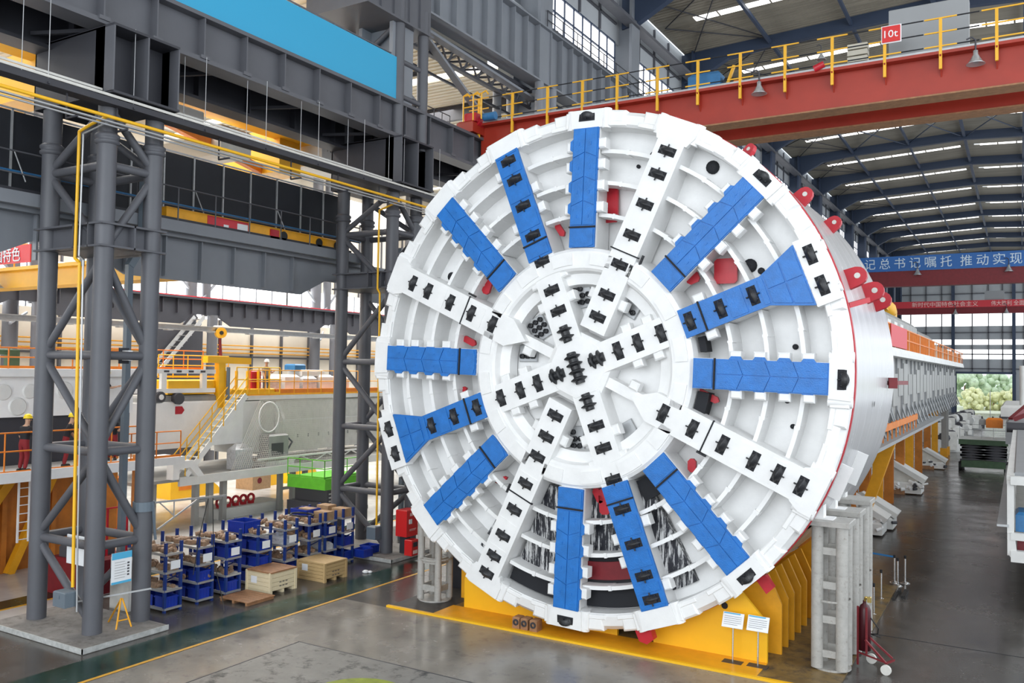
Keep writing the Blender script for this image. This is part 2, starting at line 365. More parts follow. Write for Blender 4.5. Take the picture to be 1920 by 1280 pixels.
# blue arms with disc cutters (B, J) and flared blue arms (F, N)
def blue_tiles(a, rs):
    for r0, r1 in rs:
        for sg in (-1,):
            m_ = MB().prism([(r0,-.38,.2),(r1,-.38,.2),(r1,.38,.2),(r0,.38,.2)], (0,0,.022)).mesh('wear_tile'); m_.materials.append(MAT['blue']); put('wear_tile', m_, a)
for k in (5, 13):
    b1 = MB(); b1.box(3.7, 7.5, -.36, .36, -1.0, .12); b1.box(.4, 3.75, -.46, .46, -.62, .14); m_ = b1.mesh('cutter_arm'); m_.materials.append(MAT['white'])
    a = put('cutter_arm', m_, ch, (0,0,0), (0,0,ang(k)+math.radians(.3)))
    m_ = MB().box(3.72, 7.47, -.44, .44, .12, .2).mesh('blue_plate'); m_.materials.append(MAT['blue']); put('blue_plate', m_, a)
    put('strap', stm, a, (-.1, 0, 0))
    blue_tiles(a, ((4.76,5.3),(5.78,6.25),(6.72,6.98),(7.38,7.45),(3.8,4.2)))
    cutters(a, (4.5, 5.55, 6.5, 7.19), .205); cutters(a, (2.6, 3.58), .15); cutters(a, (1.9,), .15)
    put('twin_cutter', twm, a, (1.12, 0, .16), (0,0,0))
    for r, sg in ((5.0,1),(6.0,-1),(6.9,1),(5.3,-1),(3.0,1),(3.0,-1),(2.2,1),(2.2,-1)): put('scraper_block', bxm, a, (r, .55*sg, .06))
for k in (1, 9):
    b1 = MB(); b1.box(3.7, 7.4, -.36, .36, -1.0, .12); b1.prism([(6.3,-.4,-.3),(7.35,-.9,-.3),(7.5,-.9,-.3),(7.5,.9,-.3),(7.35,.9,-.3),(6.3,.4,-.3)], (0,0,.42)); b1.box(.2, 3.75, -.46, .46, -.62, .14)
    b1.box(7.3, 7.98, -.95, .95, -.2, .2)
    m_ = b1.mesh('cutter_arm'); m_.materials.append(MAT['white']); a = put('cutter_arm', m_, ch, (0,0,0), (0,0,ang(k)))
    m_ = MB().prism([(3.62,-.43,.12),(6.15,-.43,.12),(7.25,-.88,.12),(7.32,-.88,.12),(7.32,.88,.12),(7.25,.88,.12),(6.15,.43,.12),(3.62,.43,.12)], (0,0,.08)).mesh('blue_plate'); m_.materials.append(MAT['blue']); put('blue_plate', m_, a)
    put('strap', stm, a, (-.08, 0, 0)); blue_tiles(a, ((5.08,5.55),(6.05,6.2)))
    for sg in (-1, 1):
        for pts in ([(6.28,.02),(6.75,.02),(6.75,.6),(6.28,.40)], [(6.8,.02),(7.25,.02),(7.25,.80),(6.8,.62)]):
            m_ = MB().prism([(x, sg*y, .2) for x, y in pts], (0,0,.03)).mesh('wear_tile'); m_.materials.append(MAT['blue']); put('wear_tile', m_, a)
    cutters(a, (3.88, 4.84, 5.82), .205); cutters(a, (2.92, 2.15, 1.47), .15)
    cutters(a, (7.62,), .215, .45); cutters(a, (7.62,), .215, -.45)
    put('twin_cutter', twm, a, (.72, 0, .16), (0,0,0))
    for r, sg in ((4.3,1),(4.3,-1),(2.6,-1),(1.9,-1),(3.2,-1),(2.6,1),(1.9,1)): put('scraper_block', bxm, a, (r, .56*sg, .04))
a = put('hub_cutters', qdm, ch, (-.02, -.02, .17), (0,0,ang(5))); a['label'] = 'black four-disc cutter at the hub'
# white arms with cutters (P, H long; D, L starting at the ring)
for k, r0, rs in ((3, 1.25, (7.03,6.31,5.36,4.38,3.43,2.44,1.71)), (11, 1.25, (7.41,6.76,6.0,5.05,4.09,3.12,2.41,1.67)), (7, 2.7, (6.96,6.25,5.23,4.28,3.37)), (15, 2.7, (7.43,6.75,6.02,5.07,4.1,3.13))):
    b1 = MB(); b1.box(3.7, 7.5, -.42, .42, -1.0, .1)
    if r0 < 2: b1.box(r0, 7.62, -.44, .44, -.5, .2)
    else: b1.prism([(2.0,0,-.4),(2.7,-.47,-.4),(7.62,-.47,-.4),(7.62,.47,-.4),(2.7,.47,-.4)], (0,0,.6)); b1.box(1.0,2.3,-.16,.16,-.5,-.05)
    b1.prism([(7.3,-.5,.0),(7.62,-.66,.0),(7.98,-.66,.0),(7.98,.66,.0),(7.62,.66,.0),(7.3,.5,.0)], (0,0,.19))
    m_ = b1.mesh('white_arm'); m_.materials.append(MAT['white']); a = put('white_arm', m_, ch, (0,0,0), (0,0,ang(k)+math.radians((0,.3)[k in (7,)] - (.6 if k in (11,) else 0))))
    m_ = MB().box(4.70, 4.74, -.5, .5, .15, .225).mesh('strap'); m_.materials.append(MAT['blackmatte']); put('strap', m_, a, ((-.15,0,0) if k != 3 else (-.9,0,0)))
    cutters(a, rs, .205)
    for r in (5.7, 6.65, 4.0): 
        m_ = MB().box(r-.2, r+.2, -.36, .36, .2, .215).mesh('cover_plate'); m_.materials.append(MAT['white']); put('cover_plate', m_, a)
    for r, sg in (((2.3,1),(2.3,-1)) if r0 < 2 else ((1.9,.55),)): put('scraper_block', bxm, a, (r, .54*sg, .0))
    for i in range(3): 
        m_ = MB().cbox(-.05,.05,-.03,.03,0,.09,.01).mesh('hose_clamp'); m_.materials.append(MAT['black']); put('hose_clamp', m_, a, (4.5+.1*i if k != 3 else 3.7+.1*i, -.55, .02))
hm = MB().lathe([(.01,.15),(.95,.15),(1.12,.05),(1.15,-.6)], n=8, sm=False).mesh('hub'); hm.materials.append(MAT['white']); put('hub', hm, ch, (0,0,0), (0,0,ang(0)))
# red and dark fittings seen in the openings
def hatch(r, t, w, h, m, z=-1.08, rot=0, name='hatch_cover'):
    c = .08; p = [(-w/2+c,-h/2),(w/2-c,-h/2),(w/2,-h/2+c),(w/2,h/2-c),(w/2-c,h/2),(-w/2+c,h/2),(-w/2,h/2-c),(-w/2,-h/2+c)]
    m_ = MB().prism([(x,y,0) for x,y in p], (0,0,.1)).mesh(name); m_.materials.append(MAT[m]); t = math.radians(t)
    o = put(name, m_, ch, (r*math.cos(t), r*math.sin(t), z), (0,0,math.radians(rot))); return o
hatch(5.2, 83.0, .55, 1.1, 'red', -.86); hatch(5.25, 33.5, .68, .74, 'red', -.83)
for r, t, w, h, rot in ((4.55,102.5,.2,.5,35),(4.62,143.6,.3,.6,-20),(4.5,169,.55,.22,-25),(4.8,190,.5,.16,20),(4.85,231,.5,.14,25),(4.4,38,.4,.35,20),(4.0,349,.8,.2,-25),(4.2,279.5,.35,.8,5),(4.0,277,.25,.5,30),(4.5,321,.25,.4,0),(4.3,18,.4,.15,40),(4.7,287,.2,.5,20)):
    hatch(r, t, w, h, 'red', -.55, rot, 'red_bracket')
for r, t, w in ((7.2,56.5,.2),(6.9,72,.16),(7.0,70,.06),(5.1,52,.08),(6.5,76,.06),(6.3,150,.16),(6.5,346,.07),(6.2,352,.07),(6.4,6,.08),(5.2,336,.05),(5.9,31,.2),(6.1,28,.1)):
    m_ = MB().lathe([(.01,.1),(w,.1),(w,0)], n=14).mesh('port'); m_.materials.append(MAT['blackmatte']); t = math.radians(t); put('port', m_, ch, (r*math.cos(t), r*math.sin(t), -1.17+.1365*max(0, r-4.4)))
# clusters of round nozzles inside the middle ring
def cluster(r, t, rot, n=8):
    t = math.radians(t); o = MB(); o.cbox(-.34,.34,-.4,.4,0,.05,.02); m_ = o.mesh('nozzle_plate'); m_.materials.append(MAT['lampgrey'])
    p = put('nozzle_plate', m_, ch, (r*math.cos(t), r*math.sin(t), -.58), (0,0,math.radians(rot)))
    tb = MB().lathe([(.05,.1),(.085,.1),(.085,0)], n=10); tb.lathe([(.01,.06),(.05,.06),(.05,.1)], n=10); tm = tb.mesh('nozzle'); tm.materials.append(MAT['black'])
    for i in range(n): put('nozzle', tm, p, ((i % 3-1)*.2+(.05 if (i//3) % 2 else 0), (i//3-1)*.22, .05))
cluster(2.3, 95, 10); cluster(2.15, 144, 30, 9); cluster(2.3, 260, 5); cluster(2.5, 53, -30, 3); cluster(2.5, 305, 30, 3); cluster(2.2, 165, 0, 3)
# ================================================================ setting: floors, walls, roofs
PT = 13.6; FY = [-7.1+PT*k for k in range(-2, 16)]; YE = 200
struct('floor', MB().box(-9.25, 26, -45, YE, -.3, 0), 'floor', 'grey sealed concrete floor of the assembly hall')
struct('trim_1', MB().box(-10.75, -9.25, -45, YE, -.3, .004), 'floorgreen', 'dark green painted walkway strip')
struct('trim_2', MB().box(-9.27, -9.15, -45, YE, -.3, .006), 'lineyellow', 'yellow floor line beside the green walkway')
struct('floor_1', MB().box(-16.5, -10.75, -45, YE, -.3, .001), 'floor', 'dark grey floor of the storage strip')
struct('floor_2', MB().box(-44, -16.5, -45, 90, -.3, .002), 'floorhall', 'shiny left hall floor, pale colour standing in for strong light')
struct('trim_3', MB().box(-17.6, -17.45, -45, 90, -.3, .006), 'lineyellow', 'yellow floor line in the left hall')
struct('trim_4', MB().box(-18.6, -17.6, -45, 90, -.3, .005), 'floorgreen', 'green walkway strip in the left hall')
# paler slab in front of the machine, pit cover and floor joints
struct('floor_3', MB().box(-9.1, 7.0, -26, -.35, -.3, .003), 'floorpale', 'worn pale concrete floor before the cutterhead')
pit = sempty('floor_pit', 'dirty concrete pit cover in the floor', (-3, -8, 0))
struct('pit_cover', MB().box(-6.9, 1.2, -14, -4.75, -.2, .008), 'pit', None, pit)
struct('pit_frame', MB().box(-6.95, 1.35, -4.77, -4.73, -.2, .01).box(-6.95,-6.91,-14,-4.73,-.2,.01), 'steeldark', None, pit)
j = MB()
for y in (5.9, 41.6, 65, 90): j.box(7.7 if y < 12 else 5.2, 26, y-.03, y+.03, 0, .002)
struct('floor_joint', j, 'blackmatte', 'dark joints across the hall floor')
g = MB()
g.lathe([(.01,.02),(1.25,.02),(1.35,.0)], (-2.6,-7.2,0.012), (0,0,1), 40)
tag(g.build('manhole_cover', 'limegreen'), 'yellow green round cover at the bottom edge of the floor', 'cover')

# ---- main hall roof: panels, skylights, rafters, tie beams
RX = 6.3
def rz(x): return 36.0+.9*(x+13)/19.3 if x < RX else 36.9-.9*(x-RX)/19.3
def roof_strip(mb, x0, x1, y0, y1, th=.12):
    mb.prism([(x0,y0,rz(x0)),(x1,y0,rz(x1)),(x1,y0,rz(x1)+th),(x0,y0,rz(x0)+th)], (0,y1-y0,0))
ceil = sempty('ceiling', 'brown corrugated metal roof of the hall', (6.3, 60, 37))
rest_sky = MB()
for i in range(len(FY)-1):
    y0, y1 = FY[i], FY[i+1]; ym = (y0+y1)/2; mb = MB()
    for xa, xb in ((-13.3, RX), (RX, 26)):
        roof_strip(mb, xa, xb, y0, ym-.45); roof_strip(mb, xa, xb, ym+.45, y1)
    roof_strip(mb, -13.3, -10.2, ym-.45, ym+.45); roof_strip(mb, 5.6, 7.0, ym-.45, ym+.45)
    x = -10.2
    while x < 25.5:                                    # corrugated sheet ribs
        if not (5.5 < x+1.0 < 7.0): roof_strip(mb, x+1.86, x+1.98, ym-.45, ym+.45)
        x += 1.98
    struct('roof_panel', mb, 'roofpanel', None, ceil)
    x = -10.2
    for q in range(18):
        a, b = x+.02, x+1.86
        if 5.2 < a < 7.2 or b > 25.9: x += 1.98; continue
        if x < 13: sk = MB(); roof_strip(sk, a, b, ym-.45, ym+.45, .03); sk.build('skylight_pane', 'skyglow', ceil)
        else: roof_strip(rest_sky, a, b, ym-.45, ym+.45, .03)
        x += 1.98
    if 60 > y0 > 0:                                    # sheet ribs told apart on the nearest bays
        rb = MB(); yy = y0+.4
        while yy < y1:
            if abs(yy-ym) > .55: roof_strip(rb, -13, RX, yy-.05, yy+.05, -.05)
            yy += .45
        rb.build('sheet_ribs', 'roofpanel', ceil)['kind'] = 'stuff'
rest_sky.build('skylight_rows', 'skyglow', ceil)['kind'] = 'stuff'
for i, y in enumerate(FY):
    fr = sempty('trim_%d' % (10+i), 'blue grey steel roof frame', (-13, y, 20))
    mb = MB(); d = .28
    mb.prism([(-13.3,y-d,rz(-13)),(RX,y-d,rz(RX)),(RX,y-d,rz(RX)-.95),(-6,y-d,rz(-6)-.9),(-9.5,y-d,rz(-9.5)-1.15),(-12.2,y-d,33.6),(-13.3,y-d,33.4)], (0,2*d,0))
    mb.prism([(RX,y-d,rz(RX)),(26,y-d,rz(26)),(26,y-d,33.4),(22,y-d,rz(22)-1.1),(RX,y-d,rz(RX)-.95)], (0,2*d,0))
    mb.build('rafter', 'bluesteel', fr)
    mb = MB(); mb.box(-14.2,-12.4,y-.08,y+.08,20.3,36); mb.box(-12.5,-12.3,y-.75,y+.75,20.3,36); mb.box(-14.3,-14.1,y-.75,y+.75,20.3,36)
    mb.build('wall_column', 'bluesteel' if y > 40 else 'steellight', fr)
    if y > 20 and i < len(FY)-1:
        y1 = FY[i+1]; mb = MB()
        for x in (-13, -5.9): pass
        zt = rz(-9)-.35
        mb.tube((-12.6,y,zt), (-5.9,y1,zt+.3), .05, 5); mb.tube((-12.6,y1,zt), (-5.9,y,zt+.3), .05, 5)
        mb.tube((-12.6,(y+y1)/2,zt), (-5.9,y,zt+.3), .05, 5); mb.tube((-12.6,(y+y1)/2,zt), (-5.9,y1,zt+.3), .05, 5)
        mb.build('wind_brace', 'steeldark', fr)
tie = MB()
for x, w in ((-5.9,.22), (.4,.2), (RX,.3), (12.2,.2)): tie.box(x-w/2, x+w/2, -20, YE, rz(x)-.75, rz(x)-.45)
struct('trim_30', tie, 'bluesteel', 'long tie beams under the roof')
eg = MB(); eg.box(-12.9,-12.1,-20,YE,33.5,33.75); eg.box(-13.1,-12.9,-20,YE,34.2,34.6)
struct('trim_31', eg, 'steel', 'eaves girder along the left wall')
# cross bracing of the fourth visible bay
mb = MB(); y0, y1 = FY[8], FY[9]
for xa, xb in ((-5.9,.4),(.4,6.3),(6.3,12.2)):
    z = rz((xa+xb)/2)-.5; mb.tube((xa,y0,z),(xb,y1,z),.07,5); mb.tube((xb,y0,z),(xa,y1,z),.07,5)
struct('trim_32', mb, 'bluesteel', 'crossed bracing rods under the roof')

# ---- left wall of the main hall above the runway
wl = sempty('wall_left', 'upper left wall with a window strip', (-13.6, 60, 28))
mb = MB(); mb.box(-13.75,-13.6,12,YE,28.3,29.9); mb.box(-13.75,-13.6,12,YE,32.3,36.2); mb.box(-13.75,-13.6,78,YE,10,28.3)
mb.build('wall_panel', 'wallgrey', wl)
for i, y in enumerate(FY):
    if y < 10 or y > 190: continue
    w = sempty('window_%d' % (i+1), 'bright upper window strip between wall columns', (-13.6, y+6.8, 31))
    MB().box(-13.72,-13.68,y+.8,y+PT-.8,29.9,32.3).build('window_glass', 'glow', w)
    mb = MB()
    n = 9
    for k in range(n+1): yy = y+.8+(PT-1.6)*k/n; mb.box(-13.66,-13.58,yy-.05,yy+.05,29.9,32.3)
    for z in (29.9, 31.1, 32.3): mb.box(-13.66,-13.56,y+.8,y+PT-.8,z-.05,z+.05)
    mb.build('window_frame', 'bluesteel', w)
    mb = MB()
    for yy in (y+3.6, y+6.8, y+10): mb.box(-13.6,-13.45,yy-.08,yy+.08,28.3,29.9); mb.box(-13.6,-13.45,yy-.08,yy+.08,32.3,35.9)
    mb.box(-13.6,-13.45,y+.8,y+PT-.8,33.6,33.75); mb.box(-13.6,-13.4,y+.8,y+PT-.8,29.6,29.75)
    mb.build('girt', 'steel', w)

# ---- upper runway girder with stiffeners and the walkway rail on it
ug = sempty('trim_40', 'tall grey plate girder high on the left', (-12.6, 60, 25))
mb = MB(); mb.box(-12.62,-12.55,8.3,120,25.2,28.5); mb.box(-13.1,-12.1,8.3,120,25.1,25.2); mb.box(-13.1,-12.1,8.3,120,28.45,28.55)
mb.build('web', 'steellight', ug)
stf = MB().box(-12.56,-12.2,-.03,.03,25.2,28.45).mesh('stiffener'); stf.materials.append(MAT['steellight'])
for k in range(60): put('stiffener', stf, ug, None, None).matrix_parent_inverse = parent_world(ug).inverted(); C.objects[-1].location = (0, 9.2+1.42*k, 0)
mb = MB()
for k in range(40): mb.tube((-12.2,20+2*k,28.5),(-12.2,20+2*k,29.6),.03,5)
for z in (29.05,29.6): mb.tube((-12.2,20,z),(-12.2,100,z),.03,5)
mb.build('railing', 'steeldark', ug)
# lattice walkway truss under it
mb = MB()
for x in (-13.3, -15): mb.beam((x,8.5,24.9),(x,34,24.9),.2,.2); mb.beam((x,8.5,23.9),(x,34,23.9),.12,.12)
for k in range(18):
    y = 8.6+1.4*k; mb.beam((-13.3,y,24.9),(-15,y+.7,24.9),.1,.1); mb.beam((-15,y+.7,24.9),(-13.3,y+1.4,24.9),.1,.1)
    mb.beam((-13.3,y,23.9),(-13.3,y+.7,24.9),.08,.08); mb.beam((-13.3,y+.7,24.9),(-13.3,y+1.4,23.9),.08,.08); mb.beam((-13.3,y,23.9),(-15,y,24.9),.08,.08)
mb.build('lattice', 'steeldark', ug)

# ---- lower runway girder of the main hall
lg = sempty('trim_41', 'dark grey crane runway girder along the left', (-12.5, 40, 19))
mb = MB(); mb.box(-12.48,-12.42,-30,110,18.75,20.15); mb.box(-12.9,-12.05,-30,110,18.6,18.76); mb.box(-12.9,-12.05,-30,110,20.13,20.27)
mb.build('web', 'steel', lg)
MB().box(-12.53,-12.40,-30,110,20.27,20.42).build('crane_rail', 'brownwood', lg)
st2 = MB().box(-12.42,-12.08,-.025,.025,18.76,20.13).box(-12.1,-12.0,-.2,.16,18.7,18.82).mesh('stiffener'); st2.materials.append(MAT['steel'])
for k in range(-12, 50): o = put('stiffener', st2, lg); o.matrix_parent_inverse = parent_world(lg).inverted(); o.location = (0, .98+1.86*k, 0)
# second girder behind it (left hall's upper runway)
mb = MB(); mb.box(-15.3,-15.2,-30,60,18.4,20.0); mb.box(-15.7,-14.8,-30,60,18.3,18.42); mb.box(-15.7,-14.8,-30,60,20.0,20.1)
for k in range(-10, 24): mb.box(-15.2,-14.9,2.5*k-.03,2.5*k+.03,18.4,20)
mb.box(-15.1,-12.6,-30,60,19.95,20.05)
for k in range(-6, 14): mb.beam((-15.1,4.4*k,18.7),(-12.6,4.4*k+1,18.7),.12,.12)
struct('trim_42', mb, 'steeldark', 'dark girder behind the runway girder')

# ---- lattice columns
def lattice(y0, y1, label, slab_lab, tag_plate):
    t = sempty('column', label, (-13.75, (y0+y1)/2, 0)); X0, X1 = -15.2, -12.3
    mb = MB()
    L = [(X0,y0),(X1,y0),(X1,y1),(X0,y1)]
    for x, y in L: MB().tube((x,y,.15),(x,y,16.6),.285,20).build('leg', 'steel', t)
    for z in (2.75, 5.6, 8.55, 14.4):
        for i in range(4):
            (xa,ya),(xb,yb) = L[i], L[(i+1)%4]; MB().tube((xa,ya,z),(xb,yb,z),.135,12).build('tie', 'steel', t)
    zz = [0.3, 2.75, 5.6, 8.55, 11.7, 14.4, 16.3]
    for k in range(len(zz)-1):
        for i in (0, 1, 2):
            (xa,ya),(xb,yb) = (L[i], L[(i+1)%4]) if (k % 2) == 1 else (L[(i+1)%4], L[i])
            if i == 1: (xa,ya),(xb,yb) = (xb,yb),(xa,ya)
            if i == 1 and k == 0: continue
            MB().tube((xa,ya,zz[k]+.1),(xb,yb,zz[k+1]-.1),.125,12).build('diagonal', 'steel', t)
    # bracket box at mid height with flanges
    for z0, z1, e, nm, pr in ((11.85, 12.6, .33, 'mid_bracket', 2),):
        m = 'steel' if nm == 'mid_bracket' else 'steeldark'
        mb = MB()
        mb.box(X0-e,X1+e,y0-e,y1+e,z0,z0+.06); mb.box(X0-e,X1+e,y0-e,y1+e,z1-.06,z1)
        mb.box(X0-.02,X1+.02,y0-.03,y0+.03,z0,z1); mb.box(X0-.02,X1+.02,y1-.03,y1+.03,z0,z1)
        mb.box(X1-.03,X1+.03,y0,y1,z0,z1); mb.box(X0-.03,X0+.03,y0,y1,z0,z1)
        for yy in ([(y0+y1)/2] if pr == 2 else [y0+.1,(y0+y1)/2+.1,y1+.2]): mb.box(X1,X1+e,yy-.025,yy+.025,z0,z1)
        for xx in (X1-.35, X1-1.1): mb.box(xx-.02,xx+.02,y0-e,y0,z0,z1)
        mb.build(nm, m, t)
    hb = MB(); ya, yb = y0-.35, y1+.35; hb.box(X0-.5,-11.55,ya,yb,16.45,16.52); hb.box(X0-.5,-12.05,ya,ya+.05,16.52,18.55); hb.box(X0-.5,-12.05,yb-.05,yb,16.52,18.55); hb.box(-12.5,-12.42,ya,yb,16.52,18.55); hb.box(X0-.5,X0-.44,ya,yb,16.52,18.55); hb.box(X0-.5,-11.6,ya,yb,18.5,18.58)
    hb.build('head_box', 'steeldark', t)
    for yy in (ya, (ya+yb)/2, yb-.05): MB().prism([(-12.45,yy,16.5),(-11.6,yy,16.5),(-11.6,yy,18.5),(-12.45,yy,18.5)], (0,.05,0)).build('head_fin', 'steel', t)
    mb = MB()
    for x, y in L: mb.lathe([(.285,0),(.36,.05),(.36,.12),(.3,.17),(.36,.22),(.36,.3),(.285,.36)], (x,y,15.0), (0,0,1), 18)
    mb.build('collar', 'steel', t)
    s = MB(); s.cbox(X0-.75,X1+1.15,y0-1.05,y1+.15,0,.17,.02); struct('plinth', s, 'concrete', None, t)
    mb = MB(); mb.box(X1+1.14,X1+1.17,y0-1.07,y1+.17,.02,.172); mb.box(X0-.76,X1+1.17,y0-1.07,y0-1.04,.02,.172); mb.build('plinth_edge', 'concretetrim', t)
    return t
c1 = lattice(-7.95, -6.3, 'grey lattice column of four round pipes nearest the camera', '', True)
c2 = lattice(6.0, 7.7, 'grey lattice column of round pipes behind the cutterhead rim', '', False)
MB().cbox(-12.62,-12.3,-7.0,-6.85,8.4,8.72,.01).build('number_plate', 'paper', c1)
MB().box(-12.66,-12.62,-7.1,-6.75,8.3,8.8).build('plate_mount', 'steeldark', c1)
# upper part of the second column, carrying the tall girder
mb = MB()
for x, y in ((-12.3,6.2),(-12.3,8.0),(-15.2,6.2),(-15.2,8.0)): MB().tube((x,y,18.4),(x,y,25.0),.26,16).build('upper_leg', 'steel', c2)
for z in (20.6, 22.2): mb.tube((-15.2,6.2,z),(-12.3,6.2,z),.12,10); mb.tube((-12.3,6.2,z),(-12.3,8.0,z),.12,10); mb.tube((-15.2,8,z),(-12.3,8,z),.12,10)
mb.tube((-15.2,6.2,22.2),(-12.3,6.2,24),.12,10)
mb.build('upper_tie', 'steel', c2)
mb = MB(); mb.box(-15.8,-11.95,3.6,8.35,23.85,23.95); mb.box(-15.6,-12.1,3.7,8.3,23.95,26.2)
for y in (4.6,5.5,6.6,7.4): mb.box(-12.1,-12.0,y-.02,y+.02,23.95,26.2)
mb.build('upper_head', 'steel', c2)
# diagonal flat braces between second and third column
mb = MB(); mb.beam((-13,8.6,24.6),(-13,14.6,21.7),.14,.42,(1,0,0)); mb.beam((-13,8.8,24.7),(-13,20.3,24.3),.14,.45,(1,0,0)); mb.beam((-13,14.5,21.5),(-13,21,22.6),.14,.5,(1,0,0)); mb.beam((-15,9.5,22.6),(-15,14,20.4),.3,.3)
struct('trim_43', mb, 'steellight', 'flat grey diagonal braces under the tall girder')
mb = MB()
for y in (9.2,9.9,10.6,11.3,12,12.7): mb.tube((-14,y,20.4),(-14,y,21.6),.025,5)
for z in (21,21.6): mb.tube((-14,9.2,z),(-14,12.7,z),.025,5)
struct('trim_44', mb, 'steeldark', 'thin walkway railing beside the runway')
for y in FY[3:9]:      # further columns down the hall
    if y < 15: continue
    t = sempty('column', 'grey crane column further down the hall', (-13.7, y, 0)); mb = MB()
    for x in (-12.3,-15.2):
        for d in (-.8,.8): mb.tube((x,y+d,0),(x,y+d,25.1),.27,12)
    mb.build('pipe_legs', 'steellight', t)
# box section posts beside the columns
for (x, y, zt, jog) in ((-15.3,-4.95,12.6,.5), (-14.0,9.2,11.6,-.4)):
    mb = MB(); mb.beam((x,y,0),(x,y,zt-.8),.2,.2); mb.beam((x,y,zt-.85),(x,y+jog,zt),.24,.24); mb.beam((x,y+jog,zt-.05),(x,y+jog,zt+2.5),.24,.24)
    tag(mb.build('box_post', 'galvblue'), 'blue grey box post beside the near lattice column' if y < 0 else 'blue grey bent box post inside the far lattice column', 'post')

# ---- left hall shell
lw = sempty('wall_side', 'cream far wall of the left hall', (-43, 20, 0))
mb = MB(); mb.box(-43.2,-43,-45,90,0,11.9); mb.box(-43.2,-43,-45,90,15.0,22); mb.box(-43.2,-43,-45,90,24.2,28.5)
mb.build('wall_panel', 'cream', lw)
for k in range(9):
    y = -40+14*k; w = sempty('window_%d' % (40+k), 'bright window strip of the left hall', (-43, y+7, 13))
    MB().box(-43.15,-43.1,y,y+14,11.9,15.0).box(-43.15,-43.1,y,y+14,22,24.2).build('window_glass', 'glow', w)
    mb = MB()
    for i in range(9): mb.box(-43.1,-43.02,y+1.75*i-.04,y+1.75*i+.04,11.9,15)
    mb.box(-43.1,-43.0,y,y+14,13.4,13.5); mb.build('window_frame', 'steellight', w)
mb = MB()
for k in range(40): y = -40+3.3*k; mb.box(-43,-42.8,y-.09,y+.09,0,11.9); mb.box(-43,-42.85,y-.06,y+.06,15,22)
for z in (9.0, 6.0): mb.box(-43,-42.85,-45,90,z-.07,z+.07)
mb.build('girt', 'steel', lw)
mb = MB()
for z, m in ((9.9,0),(9.6,0),(9.3,0)): mb.tube((-42.6,-45,z),(-42.6,90,z),.05,6)
mb.build('wall_pipe', 'deepyellow', lw)
we = sempty('wall_end', 'end wall of the left hall', (-29, 90, 0))
MB().box(-44,-14,90,90.2,0,10).box(-44,-14,90,90.2,14,28).build('wall_panel', 'cream', we); MB().box(-44,-14,90.1,90.15,10,14).build('window_glass', 'glow', we)
rl = sempty('ceiling_1', 'cream corrugated roof of the left hall', (-29, 20, 27))
for k in range(10):
    y0 = -45+13.5*k; y1 = y0+13.5; mb = MB(); sk = MB()
    mb.box(-43.2,-15.6,y0,y0+9.8,26.6,26.8); mb.box(-43.2,-15.6,y0+11,y1,26.6,26.8)
    yy = y0+.2
    while yy < y1:
        if not (y0+9.7 < yy < y0+11.1): mb.box(-43,-15.6,yy-.06,yy+.06,26.52,26.6)
        yy += .5
    mb.build('roof_panel', 'roofpale', rl)
    sk.box(-43.2,-15.6,y0+9.8,y0+11,26.7,26.75); sk.build('skylight', 'skyglow', rl)
    mb = MB(); mb.ibeam((-43,y0+2,26),(-15.4,y0+2,26),.3,1.0); mb.build('rafter', 'steeldark', rl)
# near runway of the left hall, with walkway, railing and fish-belly web
nr = sempty('trim_50', 'grey fish belly girder with walkway in the left hall', (-16, 0, 13)); mb = MB()
def fishy(mb, x, ya, yb, zt, zs, zd, d=.04, sl=1.3):
    mb.prism([(x-d,ya,zt),(x-d,yb,zt),(x-d,yb,zs),(x-d,yb-sl*.7,zs),(x-d,yb-sl*1.9,zd),(x-d,ya+sl*1.9,zd),(x-d,ya+sl*.7,zs),(x-d,ya,zs)], (2*d,0,0))
for ya, yb in ((-33.2,-20.6),(-20.6,-7),(-7,6.8),(6.8,20.4),(20.4,34)): fishy(mb, -16.2, ya, yb, 13.2, 12.3, 11.55)
mb.box(-16.6,-15.8,-33,34,13.15,13.3); mb.build('web', 'steellight', nr)
sm = MB().box(-16.16,-15.95,-.03,.03,11.65,13.2).mesh('stiffener'); sm.materials.append(MAT['steellight'])
for k in range(-5, 6):
    o = put('stiffener', sm, nr); o.matrix_parent_inverse = parent_world(nr).inverted(); o.location = (0, -4.6+1.65*k+ (1.2 if k > 5 else 0), 0)
MB().box(-15.85,-15.45,-33,8,13.3,13.72).build('walkway_channel', 'steellight', nr)
mb = MB()
for k in range(18): y = -22+1.75*k; mb.tube((-15.6,y,13.7),(-15.6,y,15.0),.03,5)
for z in (14.3,15.0): mb.tube((-15.6,-22,z),(-15.6,7.6,z),.03,5)
mb.build('railing', 'steel', nr)
MB().tube((-16.5,-25,14.55),(-16.5,9,14.55),.045,6).build('blue_pipe', 'motorblue', nr)
# black screens standing on the walkway
bs = sempty('wall_screen', 'black screens with pale posts above the left hall girder', (-16.6, 0, 13.7))
ys = [-22,-20.5,-19,-17.5,-16,-14.5,-13,-11.5,-10,-8.5,-7,-5.5,-4.1,-2.68,-1.29,.18,1.64,3.15,4.63,6.1,7.5]
for i in range(len(ys)-1):
    MB().box(-16.66,-16.62,ys[i]+.02,ys[i+1]-.02,13.75,16.55).build('screen_panel', 'screen', bs)
    mb = MB(); mb.beam((-16.58,ys[i],13.7),(-16.58,ys[i],16.6),.06,.06); mb.build('post', 'galv', bs)
mb = MB(); mb.beam((-16.58,-22,16.6),(-16.58,7.5,16.6),.06,.06)
for y in (-8.4,-1.2,3.2): mb.tube((-16.55,y,15.2),(-16.2,y+.2,14.2),.025,5)
mb.build('top_rail', 'galv', bs)
MB().box(-16.2,-15.9,-22,7.4,13.75,13.9).build('kick_plate', 'steeldark', bs)
